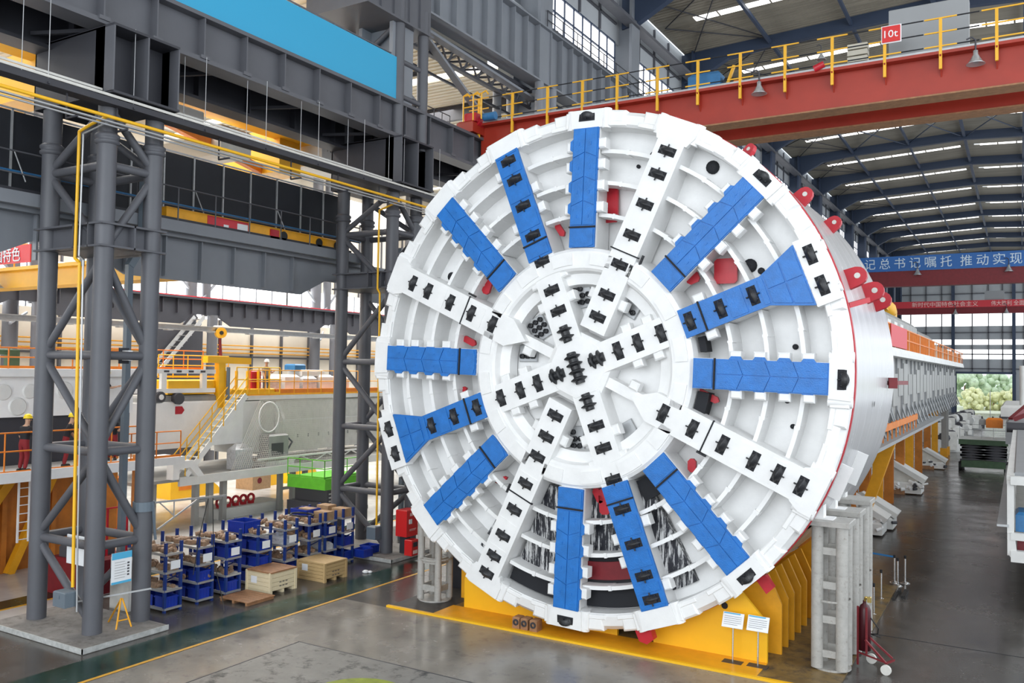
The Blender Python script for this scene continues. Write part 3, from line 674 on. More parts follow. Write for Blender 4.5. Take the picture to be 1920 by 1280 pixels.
# far runway of the left hall with its columns
fr = sempty('trim_51', 'far fish belly girder with red rail in the left hall', (-40, 20, 13)); mb = MB()
for k in range(-3, 6): fishy(mb, -40, 18.9+13.6*k, 32.5+13.6*k, 13.1, 12.0, 11.25, .05, 1.2)
mb.box(-40.3,-39.6,-25,100,13.05,13.2); mb.build('web', 'steeldark', fr)
MB().box(-40.05,-39.9,-25,100,13.2,13.3).build('crane_rail', 'red', fr)
sm = MB().box(-39.96,-39.75,-.03,.03,12.0,13.1).mesh('stiffener'); sm.materials.append(MAT['steeldark'])
for k in range(40): o = put('stiffener', sm, fr); o.matrix_parent_inverse = parent_world(fr).inverted(); o.location = (0, -5+1.25*k, 0)
for k in range(-2, 5):
    y = 19+13.2*k; t = sempty('column', 'grey double pipe column of the left hall far row', (-40.5, y, 0)); mb = MB()
    mb.tube((-40,y+.5,0),(-40,y+.5,12),.38,14); mb.tube((-41.4,y-.4,0),(-41.4,y-.4,26),.45,14); mb.tube((-41.4,y+1,12),(-41.4,y+1,26),.35,12); mb.build('pipe_legs', 'steel', t)
    mb = MB(); mb.beam((-41.2,y-3,16),(-41.2,y,13.3),.15,.15); mb.beam((-41.2,y+3,16),(-41.2,y+.6,13.3),.15,.15); mb.beam((-40,y-1.2,10.6),(-41.4,y+.6,11.4),.12,.12); mb.build('brace', 'steellight', t)
# monorail beam across the left hall at half height
mb = MB(); mb.ibeam((-30,-30,10.45),(-30,60,10.45),.25,.3); 
for k in range(30): mb.box(-30.2,-29.8,-28+3*k-.2,-28+3*k+.2,10.25,10.32)
struct('trim_52', mb, 'galv', 'thin monorail beam crossing the left hall')
# ---- hall far end with door, window bands and outdoor view
fe = sempty('wall_far', 'far end wall with window bands and open door', (6, YE, 0))
mb = MB()
for z0, z1 in ((9.2,12.4),(14.6,15.7),(16.9,20),(23.0,37.2)): mb.box(-14,26,YE,YE+.2,z0,z1)
mb.box(-14,-.9,YE,YE+.2,0,9.2); mb.box(10.5,26,YE,YE+.2,0,9.2)
mb.build('wall_panel', 'wallgrey', fe)
mb = MB()
for z0, z1 in ((12.4,14.6),(15.7,16.9),(20,23.0)): mb.box(-14,26,YE+.05,YE+.1,z0,z1)
mb.build('window_glass', 'glow', fe)
mb = MB()
for x in (-14,-10.6,-7.3,-4,2.3,5.6,8.4,12.6): mb.box(x-.12,x+.12,YE-.3,YE,9.2,36)
for z in (10.2,13.5,18.5,24.5,27.5,30.8,33.8): mb.box(-14,26,YE-.3,YE-.05,z-.12,z+.12)
mb.build('girt', 'steel', fe)
mb = MB()
for x in (-1.6,10.6): mb.box(x-.35,x+.35,YE-.8,YE-.2,0,36)
mb.box(-2,11,YE-.5,YE-.1,9.0,9.5); mb.build('end_column', 'bluesteel', fe)
dr = sempty('door_1', 'open hall door onto green trees', (5, YE, 0)); MB().box(-1.2,-.9,YE-.1,YE+.3,0,9.2).box(10.4,10.7,YE-.1,YE+.3,0,9.2).box(-1.2,10.7,YE-.1,YE+.3,9,9.3).build('door_frame', 'bluesteel', dr)
struct('ground', MB().box(-150,150,YE+.2,520,-.4,-.02), 'ground', 'grass outside the far door')
# ================================================================ shield behind the cutterhead
sh = thing('machine_shield', 'silver white cylindrical shield of the tunnel boring machine', 'shield', (0, 4.5, H))
ysec = [.62, 2.1, 3.3, 4.6, 5.9, 7.3, 9.0]
for i in range(6):
    r = 7.97; MB().lathe([(r,ysec[i]+.012),(r,ysec[i+1]-.012)], (0,0,H), (0,1,0), 160).lathe([(r-.25,ysec[i]),(r-.008,ysec[i]),(r,ysec[i]+.012)], (0,0,H), (0,1,0), 160, sm=False).lathe([(r,ysec[i+1]-.012),(r-.008,ysec[i+1]),(r-.25,ysec[i+1])], (0,0,H), (0,1,0), 160, sm=False).build('shield_ring', 'shieldskin', sh)
MB().lathe([(6.6,9.0),(7.9,9.0)], (0,0,H), (0,1,0), 96).build('tail_face', 'white2', sh)
MB().lathe([(7.6,.46),(8.03,.46),(8.03,.62),(7.6,.62)], (0,0,H), (0,1,0), 160, sm=False).build('red_edge_ring', 'red', sh)
MB().lathe([(.5,1.3),(7.6,1.3)], (0,0,H), (0,1,0), 64).build('front_bulkhead', 'white2', sh)
def lug(deg, y, s=1.0, turn=0, m='red'):
    a = math.radians(deg); e = Vector((math.cos(a),0,math.sin(a))); tv = Vector((-math.sin(a),0,math.cos(a))); yv = Vector((0,1,0))
    u = yv*math.cos(turn)+tv*math.sin(turn); w = e.cross(u).normalized()
    o = Vector((0,y,H))+e*7.93; pts = [o-u*.36*s, o+u*.36*s, o+u*.34*s+e*.3*s]+[o+e*.38*s+(u*math.cos(t)+e*math.sin(t))*.33*s for t in [math.radians(x) for x in (10,40,65,90,115,140,170)]]+[o-u*.34*s+e*.3*s]
    t = MB().prism([p-w*.07 for p in pts], w*.14).build('lifting_lug', m, sh)
    MB().lathe([(.001,-.09),(.1*s,-.09),(.1*s,.09),(.001,.09)], o+e*.40*s, w, 14, sm=False).build('lug_hole', 'offwhite', t)
for d, y, s, tn in ((40,2.4,.72,1.45),(36.5,5.4,.7,1.45),(19.4,2.2,.85,1.4),(18.0,5.0,.9,1.4),(16.8,6.6,.85,1.4),(52,.9,.6,1.0),(70,.9,.4,1.0)): lug(d, y, s, tn)
mb = MB(); mb.beam((7.78,.8,10.2),(8.2,1.5,10.4),.08,.14); mb.build('red_arm', 'red', sh)
mb = MB(); mb.beam((7.98,7.4,8.05),(8.3,9.8,8.05),.1,.14); mb.beam((8.0,7.3,8.05),(8.25,7.4,8.05),.14,.36); mb.build('red_pin', 'darkred', sh)
mb = MB(); mb.prism([(5.32,.6,2.5),(5.62,.6,2.62),(5.85,.6,2.3),(5.65,.6,2.1)], (0,.25,0)); mb.build('red_claw', 'red', sh)
mb = MB(); mb.prism([(1.9,.1,.62),(2.4,.1,.7),(2.5,.1,.42),(2.3,.1,.25),(2.05,.1,.3)], (0,.3,0)); mb.build('red_claw', 'red', sh)
mb = MB(); mb.lathe([(.001,.02),(.09,.02)], (7.93,4.4,7.42), (1,0,-.12), 12); mb.build('port', 'blackmatte', sh)
for d, y in ((-22.5,1.4),(-21,3.6)):
    a = math.radians(d); o = Vector((8.02*math.cos(a),y,H+8.02*math.sin(a))); tv = Vector((-math.sin(a),0,math.cos(a)))
    mb = MB(); mb.beam(o-tv*.5,o+tv*.5,.5,.12,(0,1,0)); mb.build('white_pad', 'white', sh)
# ---- long backup gantry
ga = thing('backup_gantry', 'long grey backup gantry train behind the white shield', 'gantry', (3, 45, 5))
mb = MB()
secs = [(10,17,6.1),(17,24,6.2),(24,34,6.25),(34,46,6.2),(46,62,6.15),(62,79,6.0)]
for i, (ya, yb, x) in enumerate(secs):
    MB().box(-4,x-.25,ya+.1,yb-.1,5.5,9.5).build('car_body', 'greymachine', ga)
    mb = MB(); n = max(3, int((yb-ya)/2.2))
    for k in range(n+1): y = ya+.15+(yb-ya-.3)*k/n; mb.beam((x-.2,y,5.5),(x-.2,y,9.5),.1,.14); mb.beam((x-.2,y,6.6),(x+.25,y-.4,5.4),.08,.08)
    mb.build('side_post', 'panelgrey' if i else 'white2', ga)
    mb = MB(); z = 6.9
    for k in range(n): y = ya+.3+(yb-ya-.5)*k/n; mb.box(x-.3,x-.1,y,y+(yb-ya)/n*.8,6.7+.5*(k%2),8.4+.3*(k%3))
    mb.build('equipment_box', 'greymachine', ga)
MB().box(5.0,6.6,9.2,79,9.5,9.66).box(5.9,6.65,9.2,79,9.25,9.5).build('upper_deck', 'white2', ga)
MB().box(5.0,7.0,9.2,46,5.25,5.4).build('lower_deck', 'panelgrey', ga)
for i in range(35):
    y = 9.6+2*i; mb = MB(); mb.beam((6.55,y,9.6),(6.55,y,10.75),.06,.06); mb.build('rail_post', 'offwhite' if i % 3 == 0 else 'orange', ga)
mb = MB()
for z in (10.2,10.75): mb.beam((6.55,9.5,z),(6.55,79,z),.06,.06)
for i in range(110): y = 9.6+.31*i; mb.tube((6.55,y,9.65),(6.55,y,10.75),.022,4)
mb.build('handrail', 'orange', ga)
MB().box(6.3,6.36,9.5,79,9.7,10.6).build('orange_mesh_panel', 'rustorange', ga)
mb = MB(); mb.beam((6.75,9.5,6.0),(6.75,30,6.0),.05,.3)
for i in range(14): mb.beam((6.75,9.8+1.5*i,5.4),(6.75,9.8+1.5*i,6.2),.05,.05)
mb.build('lower_rail', 'orange', ga)
for (ya, yb, za, xr) in ((13,25,11.3,5.4),(27,44,12.0,5.4),(46,58,11.75,5.3),(60,74,11.2,5.2)):
    MB().cbox(0,xr,ya,yb,9.66,za,.3).build('roof_cabin', 'greymachine', ga)
    for q in (1, 4, 7): MB().box(xr,xr+.03,ya+q,ya+q+1.4,10,za-.5).build('cabin_panel', 'white2', ga)
mb = MB(); mb.lathe([(.001,-1.3),(.35,-1.2),(.5,-.4),(.5,.5),(.3,1.2),(.001,1.3)], (4.3,36,12.75), (.25,.9,-.25), 12); mb.beam((4.3,33,12.9),(4.3,40,12.4),.5,.5); mb.beam((4.2,34,11.9),(4.2,34,12.6),.4,.4); mb.build('yellow_actuator', 'craneyellow', ga)
mb = MB(); mb.box(6.6,6.63,19.5,26,9.7,10.75); mb.build('red_cloth', 'bannerred', ga)

for i, y in enumerate((12,17,22,27,32,37,43,49,56,64,72)):
    for x in (4.4, 2.2):
        m = ('rustorange','rustorange','deepyellow')[(i+int(x)) % 3]
        mb = MB(); mb.ibeam((x,y,0),(x,y,5.25),.55,.45,.05,.05,(0,1,0)); mb.build('support_leg', m, ga)
for y in (75.5, 78):
    mb = MB(); mb.ibeam((5.0,y,.8),(5.0,y,5.5),.5,.4,.05,.05,(0,1,0)); mb.build('support_leg', 'greymachine', ga); MB().ibeam((5.0,y,0),(5.0,y,.9),.7,.7,.06,.06,(0,1,0)).build('support_foot', 'deepyellow', ga)
mb = MB(); mb.prism([(4.2,24,0),(4.7,24,0),(6.4,24,5.2),(5.8,24,5.2)], (0,.5,0)); mb.build('slanted_leg', 'deepyellow', ga)

# ================================================================ yellow cradle, base plate, stands
bp_ = thing('base_plate', 'rusty yellow steel base plate under the machine', 'base plate', (0, 6, 0))
MB().box(-5.2,7.65,-.25,13,.0,.05).build('plate', 'baseplate', bp_)
MB().box(-7.1,-5.2,-.25,13,.0,.045).build('dark_plate', 'basedark', bp_)
MB().box(-7.15,7.7,-.35,-.22,0,.07).build('yellow_edge', 'yellow', bp_)
MB().box(-5.25,5.6,-.2,1.0,.05,.062).build('yellow_strip', 'deepyellow', bp_)
cr = thing('cradle', 'bright yellow plate cradle holding the shield from below', 'cradle', (0, 4, 0))
def arc_pts(x0, x1, r, n=10):
    return [(x0+(x1-x0)*i/n, H-math.sqrt(max(0,r*r-(x0+(x1-x0)*i/n)**2))) for i in range(n+1)]
def cradle_plate(y, xs, m='yellow', th=.12):
    for x0, x1, pre in xs:
        pts = pre[0]+arc_pts(x0, x1, 8.06)+pre[1]
        MB().prism([(x,y,z) for x,z in pts], (0,th,0)).build('cradle_plate', m, cr)
R_ = (2.15, 4.75, ([(2.15,.05)], [(4.85,1.95),(5.58,1.17),(5.58,.05)]))
L_ = (-4.5, -1.35, ([(-4.8,.05),(-4.8,1.02)], [(-1.35,.05)]))
cradle_plate(1.0, (R_, L_)); 
MB().box(0,.95,1.0,1.12,.05,.32).build('cradle_plate', 'yellow', cr)
for y in (2.0,2.8,3.6,4.5,5.4,6.4): cradle_plate(y, ((2.15,5.2,([(2.15,.05)],[(5.35,2.35),(5.75,1.5),(5.75,.05)])),(-5.2,-2,([(-5.6,.05),(-5.6,1.5)],[(-2,.05)]))), 'deepyellow', .1)
for y in (7.6,8.8): cradle_plate(y, ((2.15,5.8,([(2.15,.05)],[(6.3,2.9),(6.3,.05)])),), 'deepyellow', .1)
MB().lathe([(.001,-.02),(.07,-.02)], (3.3,1.0,1.3), (0,1,0), 10).build('plate_hole', 'blackmatte', cr)
MB().lathe([(.001,-.02),(.1,-.02)], (4.35,1.0,1.5), (0,1,0), 10).build('plate_hole', 'blackmatte', cr)
# cylindrical tower stands
def stand(x, y, h, lab, sp=(.66,.7), r=.165, caps=True, g='grey pipe stands'):
    t = thing('pipe_stand', lab, 'stand', (x, y, .05), 0, g); w, d = sp
    leg = MB().tube((0,0,0),(0,0,h),r,16).mesh('pipe'); leg.materials.append(MAT['postgrey'])
    for i in (0,1):
        for k in (0,1): put('pipe', leg, t, ((i-.5)*w, (k-.5)*d, .05))
    MB().lathe([(.001,0),(.8*w,0),(.8*w,.05),(.001,.05)], (0,0,0), (0,0,1), 20, sm=False).build('foot_plate', 'postgrey', t, world=False)
    z = .35
    while z < h-.3:
        for bx in ((-w/2,w/2,-d/2-.04,-d/2+.04),(-w/2,w/2,d/2-.04,d/2+.04),(-w/2-.04,-w/2+.04,-d/2,d/2),(w/2-.04,w/2+.04,-d/2,d/2)): MB().box(*bx,z,z+.2).build('cross_bar', 'postgrey', t, world=False)
        z += .95
    if caps: MB().cbox(-w/2-.22,w/2+.22,-d/2-.2,d/2+.2,h+.05,h+.2,.02).build('cap_plate', 'postgrey', t, world=False)
    MB().lathe([(.60*w+.1,0),(.8*w,0),(.8*w,.05),(.60*w+.1,.05)], (0,0,h*.48), (0,0,1), 20, sm=False, close=True).build('joint_flange', 'postgrey', t, world=False)
    return t
for y, h, lab in ((1.75,3.95,'pale grey pipe stand under the shield, nearest the aisle corner'),(3.6,4.0,'pale grey pipe stand under the shield, middle of three'),(5.6,4.1,'pale grey pipe stand under the shield, farthest of three')):
    stand(7.2, y, h, lab)
for i, (y, x) in enumerate(((1.75,6.85),(3.6,6.85),(5.6,6.8))):
    mb = MB(); z0 = 4.2+.03*i; mb.prism([(x-.3,y-.2,z0),(x+.15,y-.2,z0),(x+.15,y-.2,H-math.sqrt(64-(x+.1)**2)+.2),(x-.3,y-.2,H-math.sqrt(64-(x-.3)**2)+.05)], (0,.4,0)); mb.box(x-.38,x+.42,y-.26,y+.26,z0,z0+.04)
    mb.build('support_bracket', 'white', sh)
stand(-6.3, 1.35, 3.0, 'off white pipe stand under the left side of the shield', (.75,.7), .125, False, None)
tag(MB().cbox(-6.9,-5.6,3.0,5.0,.05,3.6,.05).build('support_block', 'steeldark'), 'dark steel support block behind the left pipe stand', 'support')

# ================================================================ overhead cranes in the main hall
def railing(t, x0, x1, y, z, posts, zig=True):
    for x in posts: MB().beam((x,y,z-.75),(x,y,z+1.25),.11,.11).build('rail_post', 'craneyellow', t)
    for zz in (z+1.25, z+.7, z+.15):
        for i in range(len(posts)-1):
            p, q = posts[i], posts[i+1]; d = (q-p)/3
            MB().beam((p-d*.9,y,zz),(p+d*.9,y,zz),.05,.05).build('yellow_rail', 'craneyellow', t); MB().beam((p+d*.9,y,zz),(q-d*.9,y,zz),.04,.04).build('black_rail', 'blackmatte', t)
        MB().beam((posts[-1]-.5,y,zz),(x1,y,zz),.05,.05).build('yellow_rail', 'craneyellow', t)
k1 = thing('overhead_crane', 'red double girder overhead crane with yellow railing and 10t sign', 'crane', (6, 15, 20))
MB().box(-12.2,25,13.0,13.9,19.35,20.8).box(-12.2,25,12.55,13.9,20.78,20.9).build('girder', 'cranered', k1)
MB().box(-12.2,25,16.0,16.9,19.35,20.8).build('girder', 'cranered', k1)
MB().box(-12.2,25,12.95,13.95,19.3,19.36).box(-12.2,25,15.95,16.95,19.3,19.36).build('bottom_flange', 'brownwood', k1)
mb = MB()
for x in (-.5,1.4,3.3,5.2,7.2,9.2,11.1): mb.prism([(x-.03,13.0,20.75),(x-.03,12.5,20.75),(x-.03,13.0,20.0)], (.06,0,0))
mb.build('gusset', 'cranered', k1)
MB().box(-12.2,25,12.55,13.9,20.9,20.98).build('walkway', 'galv', k1)
railing(k1, -10.5, 12.9, 12.6, 20.95, [-12.1,-10.1,-8.1,-6.2,-4.4,-2.4,-.5,1.4,3.3,5.2,7.2,9.2,11.1])
MB().cbox(-13.0,-12.0,11.9,17.6,20.35,20.95,.1).build('end_carriage', 'cranered', k1)
mb = MB(); mb.tube((-12.1,12.3,21.0),(-12.1,12.9,21.0),.28,10); mb.cbox(-12.6,-11.9,12.0,12.6,20.9,21.35,.05); mb.build('drive_gear', 'red', k1)
MB().tube((-11.6,12.3,21.1),(-10.9,12.3,21.1),.2,12).build('drive_motor', 'motorblue', k1)
mb = MB()
for x in (-12.6,-12.0,-11.5):
    mb.path([(x,11.9,20.9),(x,11.9,22.2),(x+.25,11.9,22.3),(x+.4,11.9,22.1)], .04, 5)
mb.path([(-12.6,11.9,22.2),(-11.5,11.9,22.2)], .035, 5); mb.path([(-12.6,11.9,21.6),(-11.5,11.9,21.6)], .035, 5); mb.build('ladder_cage', 'craneyellow', k1)
sg = MB().cbox(7.12,7.78,12.45,12.5,21.55,22.18,.01).build('capacity_sign', 'signred', k1); MB().box(7.08,7.82,12.5,12.52,21.51,22.22).build('sign_border', 'paper', sg)
put_text('sign_lettering', '10t', .42, 'paper', sg, (7.2,12.44,21.72), (1,0,0), (0,0,1), .5)
MB().cbox(7.15,10.1,14.2,14.9,20.98,23.5,.03).build('switch_cabinet', 'panelgrey', k1)
mb = MB()
for i in range(5): mb.cbox(5.55,6.35,14.0,14.5,20.98+.27*i,21.2+.27*i,.02)
mb.build('resistor_stack', 'roofpale', k1)
mb = MB(); mb.cbox(-1.2,.3,13.3,14.1,21.0,21.9,.15); mb.tube((-1.1,13.7,21.5),(.2,13.7,21.5),.35,12); mb.build('hoist_motor', 'motorblue', k1)
mb = MB(); mb.tube((.4,13.7,21.4),(1.1,13.7,21.3),.22,10); mb.build('gearbox', 'black', k1); MB().beam((.6,13.4,21.2),(.9,13.4,22.0),.12,.12).build('brake_lever', 'craneyellow', k1); MB().cbox(.9,1.3,13.3,13.7,21,21.3,.03).build('brake_drum', 'orange', k1)
mb = MB(); mb.tube((4.5,12.5,20.95),(4.9,12.5,21.1),.14,8); mb.build('red_reel', 'red', k1)
MB().tube((-1.3,12.9,18.9),(-1.3,13.2,19.1),.28,12).build('rope_sheave', 'craneyellow', k1)
def hang_lamp(parent, x, y, z, s=1):
    l = MB().lathe([(.001,.42*s),(.07*s,.42*s),(.07*s,.3*s),(.2*s,.06*s),(.27*s,.0),(.25*s,0),(.05*s,.2*s)], (x,y,z), (0,0,1), 16).build('lamp_shade', 'lampgrey', parent)
    MB().path([(x,y,z+.4*s),(x,y,z+.75*s),(x-.1*s,y,z+.85*s),(x-.25*s,y,z+.8*s)], .025*s, 5).build('lamp_hook', 'inkdark', l)
hang_lamp(k1, 2.24, 12.5, 20.25, 1.25); hang_lamp(k1, 10.4, 12.5, 20.15, 1.25); hang_lamp(k1, 4.4, 14.5, 22.0, .8)
k2 = thing('overhead_crane', 'dark red overhead crane carrying the blue lettered banner', 'crane', (6, 92, 20))
MB().box(-12.2,25,92,93.2,19.5,21.3).build('girder', 'darkred', k2); MB().box(-12.2,25,91.9,93.3,19.4,19.55).build('bottom_flange', 'darkred', k2)
mb = MB(); mb.box(-12,25,91.85,91.9,21.3,23.15); b2 = mb.build('banner', 'bannerblue', k2)
for i, c in enumerate('记总书记嘱托'): put_text('banner_character', c, 1.45, 'textpale', b2, (-5.1+1.72*i,91.83,21.72), (1,0,0), (0,0,1), 1.25)
for i, c in enumerate('推动实现'): put_text('banner_character', c, 1.45, 'textpale', b2, (5.65+1.72*i,91.83,21.72), (1,0,0), (0,0,1), 1.25)
for x in (1.0, 10.7): hang_lamp(k2, x, 91.6, 20.7, 1.9)
k3 = thing('overhead_crane', 'dark red overhead crane farthest away with a red banner', 'crane', (6, 146, 20))
MB().box(-12.2,25,146,147,19.4,20.5).build('girder', 'darkred', k3)
b3 = MB().box(-8.5,25,145.9,145.95,20.5,21.7).build('banner', 'bannerred', k3)
put_text('banner_lettering', '新时代中国特色社会主义', .95, 'textpink', b3, (-5.0,145.88,20.75), (1,0,0), (0,0,1), 10.5)
put_text('banner_lettering', '伟大胜利 全面建设', .95, 'textpink', b3, (7.5,145.88,20.75), (1,0,0), (0,0,1), 6.5)
for x in (2.0, 9.8): hang_lamp(k3, x, 145.7, 19.3, 2)
MB().box(6.5,9.5,146.2,146.8,21.7,23.3).build('switch_cabinet', 'panelgrey', k3)
# outdoors beyond the door
for i, (x, y, h, r, m, lab) in enumerate(((-1,235,10,5.5,'leaf','round green tree seen at the left of the far doorway'),(6.5,240,9,5,'leaf','green tree seen in the middle of the far doorway'),(13,238,8,5,'leaf','green tree seen at the right of the far doorway'),(1.5,222,4,3.6,'leafpale','yellow green bush at the left of the far doorway'),(6,224,3,3.2,'leafpale','yellow green bush in the middle of the far doorway'),(10.5,223,4.5,3.4,'leafpale','yellow green bush at the right of the far doorway'))):
    t = thing('tree' if r > 4 else 'bush', lab, 'tree' if r > 4 else 'bush', (x, y, 0)); random.seed(40+i); mb = MB()
    for k in range(90):
        a = random.random()*2*PI; b = random.random()*PI; q = r*random.uniform(.55,1); c = (x+q*math.sin(b)*math.cos(a), y+q*math.sin(b)*math.sin(a), h*.62+q*.75*math.cos(b)); mb.ball(c, r*random.uniform(.12,.24), 6, 4)
    mb.build('foliage', m, t); MB().tube((x,y,0),(x,y,h*.6),.3,8,.15).build('trunk', 'brownwood', t)
# ================================================================ floor objects, right side and front
def sign(x, y, lab):
    t = thing('info_sign', lab, 'sign', (x, y, .05), 0, 'information stands before the cradle')
    MB().box(-.28,.28,-.16,.16,0,.02).build('foot', 'steeldark', t, world=False); MB().tube((0,0,.02),(0,.03,1.05),.025,8).build('pole', 'chrome', t, world=False)
    b = MB().prism([(-.3,-.1,1.0),(.3,-.1,1.0),(.3,.1,1.38),(-.3,.1,1.38)], (0,.03,-.015)).build('board', 'paper', t, world=False)
    MB().prism([(-.27,.07,1.345),(.2,.07,1.345),(.2,.088,1.37),(-.27,.088,1.37)], (0,-.012,.006)).build('heading_bar', 'printblue', b, world=False)
    l = MB()
    for i in range(5): z = 1.28-.05*i; yy = -.1+.2*(z-1.0)/.38; l.prism([(-.25,yy-.012,z),(.25-.1*(i==4),yy-.012,z),(.25-.1*(i==4),yy-.008,z+.006),(-.25,yy-.008,z+.006)], (0,-.004,.002))
    l.build('text_lines', 'inkdark', b, world=False)
sign(4.72, .55, 'small white information stand before the cradle, left of the pair'); sign(5.42, .6, 'small white information stand before the cradle, right of the pair')
# cutter rings lying on the base plate
for i, x in enumerate((-2.05,-1.75,-1.42)):
    mb = MB(); mb.cbox(x-.13,x+.13,-.15,.2,.06,.42,.03); t = tag(mb.build('wooden_block', 'brownwood'), ('left','middle','right')[i]+' one of three small brown blocks on the base plate edge', 'block', 'brown blocks on the base plate')
    MB().lathe([(.05,0),(.1,0),(.1,.03),(.05,.03)], (x,-.15,.26), (0,-1,0), 12, sm=False).build('ring_mark', 'steeldark', t)
# oxygen trolley
t = thing('gas_trolley', 'dark red gas cylinder trolley on two wheels beside the stands', 'trolley', (7.95, 2.55, 0), math.radians(-10))
MB().lathe([(.001,0),(.17,.02),(.17,1.15),(.12,1.28),(.05,1.34),(.05,1.42),(.001,1.42)], (0,0,.42), (0,0,1), 16).build('cylinder', 'oxred', t, world=False)
mb = MB(); mb.beam((-.12,-.2,.05),(-.12,-.2,1.7),.05,.05); mb.beam((.12,-.2,.4),(.12,-.2,1.7),.05,.05); mb.beam((.1,0,.85),(.75,.05,.35),.05,.05); mb.beam((.1,-.25,.8),(.7,-.35,.3),.05,.05); mb.beam((.7,-.35,.3),(.78,.1,.3),.05,.05); mb.beam((-.12,-.2,.4),(.7,-.3,.3),.04,.04); mb.build('frame', 'darkred', t, world=False)
mb = MB(); mb.path([(0,0,1.8),(.05,-.05,1.95),(.18,-.05,1.9)], .04, 6); mb.cbox(.1,.2,-.1,0,1.82,1.98,.02); mb.build('regulator', 'brass', t, world=False)
for p in ((.72,-.42,.14),(.1,.3,.14)): MB().lathe([(.001,-.04),(.07,-.04),(.14,-.04),(.14,.04),(.07,.04),(.001,.04)], p, (0,1,0), 16, sm=False).build('wheel', 'offwhite', t, world=False)
MB().path([(.15,0,1.4),(.35,.1,1.1),(.3,.2,.9),(.1,.25,.85),(.35,.3,.8)], .02, 5).build('hose', 'rubber', t, world=False)
# stanchions and belt
def stanchion(x, y, lab, grp):
    t = thing('stanchion', lab, 'stanchion', (x, y, .0), 0, grp)
    MB().lathe([(.001,.07),(.05,.07),(.17,.02),(.18,0)], (0,0,0), (0,0,1), 14).build('base', 'chrome', t, world=False); MB().tube((0,0,.05),(0,0,1.0),.035,10).build('post', 'chrome', t, world=False); MB().tube((0,0,.98),(0,0,1.1),.045,10).build('head', 'blackmatte', t, world=False); return t
for i, (x, y) in enumerate(((7.44,13.75),(7.62,13.2),(7.82,13.85))):
    t = stanchion(x, y, 'steel belt stanchion in the cluster on the open floor, '+('left','front','right')[i]+' one', 'stanchions beyond the base plate')
    if i == 0: MB().beam((0,0,1.02),(-2.9,.9,1.02),.01,.07).build('belt', 'belt', t, world=False)
for i, (x, y) in enumerate(((7.3,8.6),(7.42,8.2),(7.35,10.6))): stanchion(x, y, 'steel stanchion on the base plate '+('behind the gas trolley, left one','behind the gas trolley, right one','standing alone')[i], 'stanchions on the base plate')
# long bar on the floor by the plate edge
tag(MB().box(7.75,7.85,11.9,12.3,0,.12).box(7.95,8.1,11.2,12.4,0,.1).box(7.7,7.8,10.8,12,0,.06).build('steel_bar', 'rubber'), 'short dark bars lying beside the yellow plate corner', 'bar')
# white machine pieces on the floor
def machine_piece(x, y, s, lab, seed, rz=0):
    random.seed(seed); t = thing('machine_part', lab, 'machine part', (x, y, 0), rz, 'white machine parts on the aisle floor')
    MB().cbox(-1.2*s,1.1*s,-.9*s,.9*s,.1,.75*s,.1).build('lower_frame', 'white2', t, world=False)
    MB().prism([(-.9*s,-.8*s,1.9*s),(-.55*s,-.8*s,2.05*s),(1.35*s,-.8*s,.95*s),(1.2*s,-.8*s,.7*s)], (0,1.7*s,0)).build('slanted_beam', 'white2', t, world=False)
    MB().prism([(-1.1*s,-.6*s,.6*s),(-.9*s,-.6*s,1.9*s),(.9*s,-.6*s,.9*s),(.9*s,-.6*s,.6*s)], (0,1.2*s,0)).build('side_plate', 'offwhite', t, world=False)
    mb = MB()
    for k in range(14): a = random.uniform(-1.1,1.2)*s; b = random.uniform(-1.1,-.7)*s; z = random.uniform(.2,.9)*s; mb.tube((a,b,z),(a+random.uniform(-.3,.3)*s,b+random.uniform(.1,.4)*s,z+random.uniform(-.15,.2)*s),random.uniform(.06,.13)*s,8)
    mb.build('fittings', 'white', t, world=False); mb = MB()
    for k in range(5): a = random.uniform(-.8,1.1)*s; mb.tube((a,-1.0*s,.3*s+.1*k),(a+.2*s,-.8*s,.3*s+.1*k),.09*s,8)
    mb.build('dark_fittings', 'inkdark', t, world=False); MB().cbox(-.9*s,.2*s,-.95*s,-.5*s,.0,.35*s,.03).build('skid', 'brownwood', t, world=False)
machine_piece(4.6, 24.6, 1.0, 'white slanted machine part on the floor beside the stands', 3)
machine_piece(4.9, 26.8, .95, 'white slanted machine part just behind the nearest floor part', 5)
machine_piece(4.6, 43.0, 1.15, 'white slanted machine part on the floor between the orange legs', 9)
machine_piece(5.0, 62.0, .9, 'small white machine part by the farther orange legs', 12)
# assorted dark and white components further down the aisle
random.seed(21)
for i in range(16):
    y = 84+4.2*i+random.uniform(-1,1); x = 4.0+random.uniform(-1.6,1.6); s = random.uniform(.9,1.8); m = ('white2','inkdark','offwhite','greymachine')[i % 4]
    t = thing('component', ('white','black','pale','grey')[i % 4]+' jumbled component on the far aisle floor, '+('nearest','second','third','fourth','fifth','sixth','seventh','eighth','ninth','tenth','eleventh','twelfth','thirteenth','fourteenth','fifteenth','farthest')[i]+' of the row', 'component', (x, y, 0), random.random(), 'far aisle components')
    MB().cbox(-s,s,-s*.6,s*.6,0,s*.9,.12).build('body', m, t, world=False); MB().tube((-s*.5,-s*.7,s),(s*.6,s*.2,s*1.2),s*.4,12).build('drum', ('inkdark','white2')[i % 2], t, world=False); MB().cbox(-.3*s,.5*s,-.8*s,-.5*s,.2,1.5*s,.05).build('bracket', 'offwhite', t, world=False)
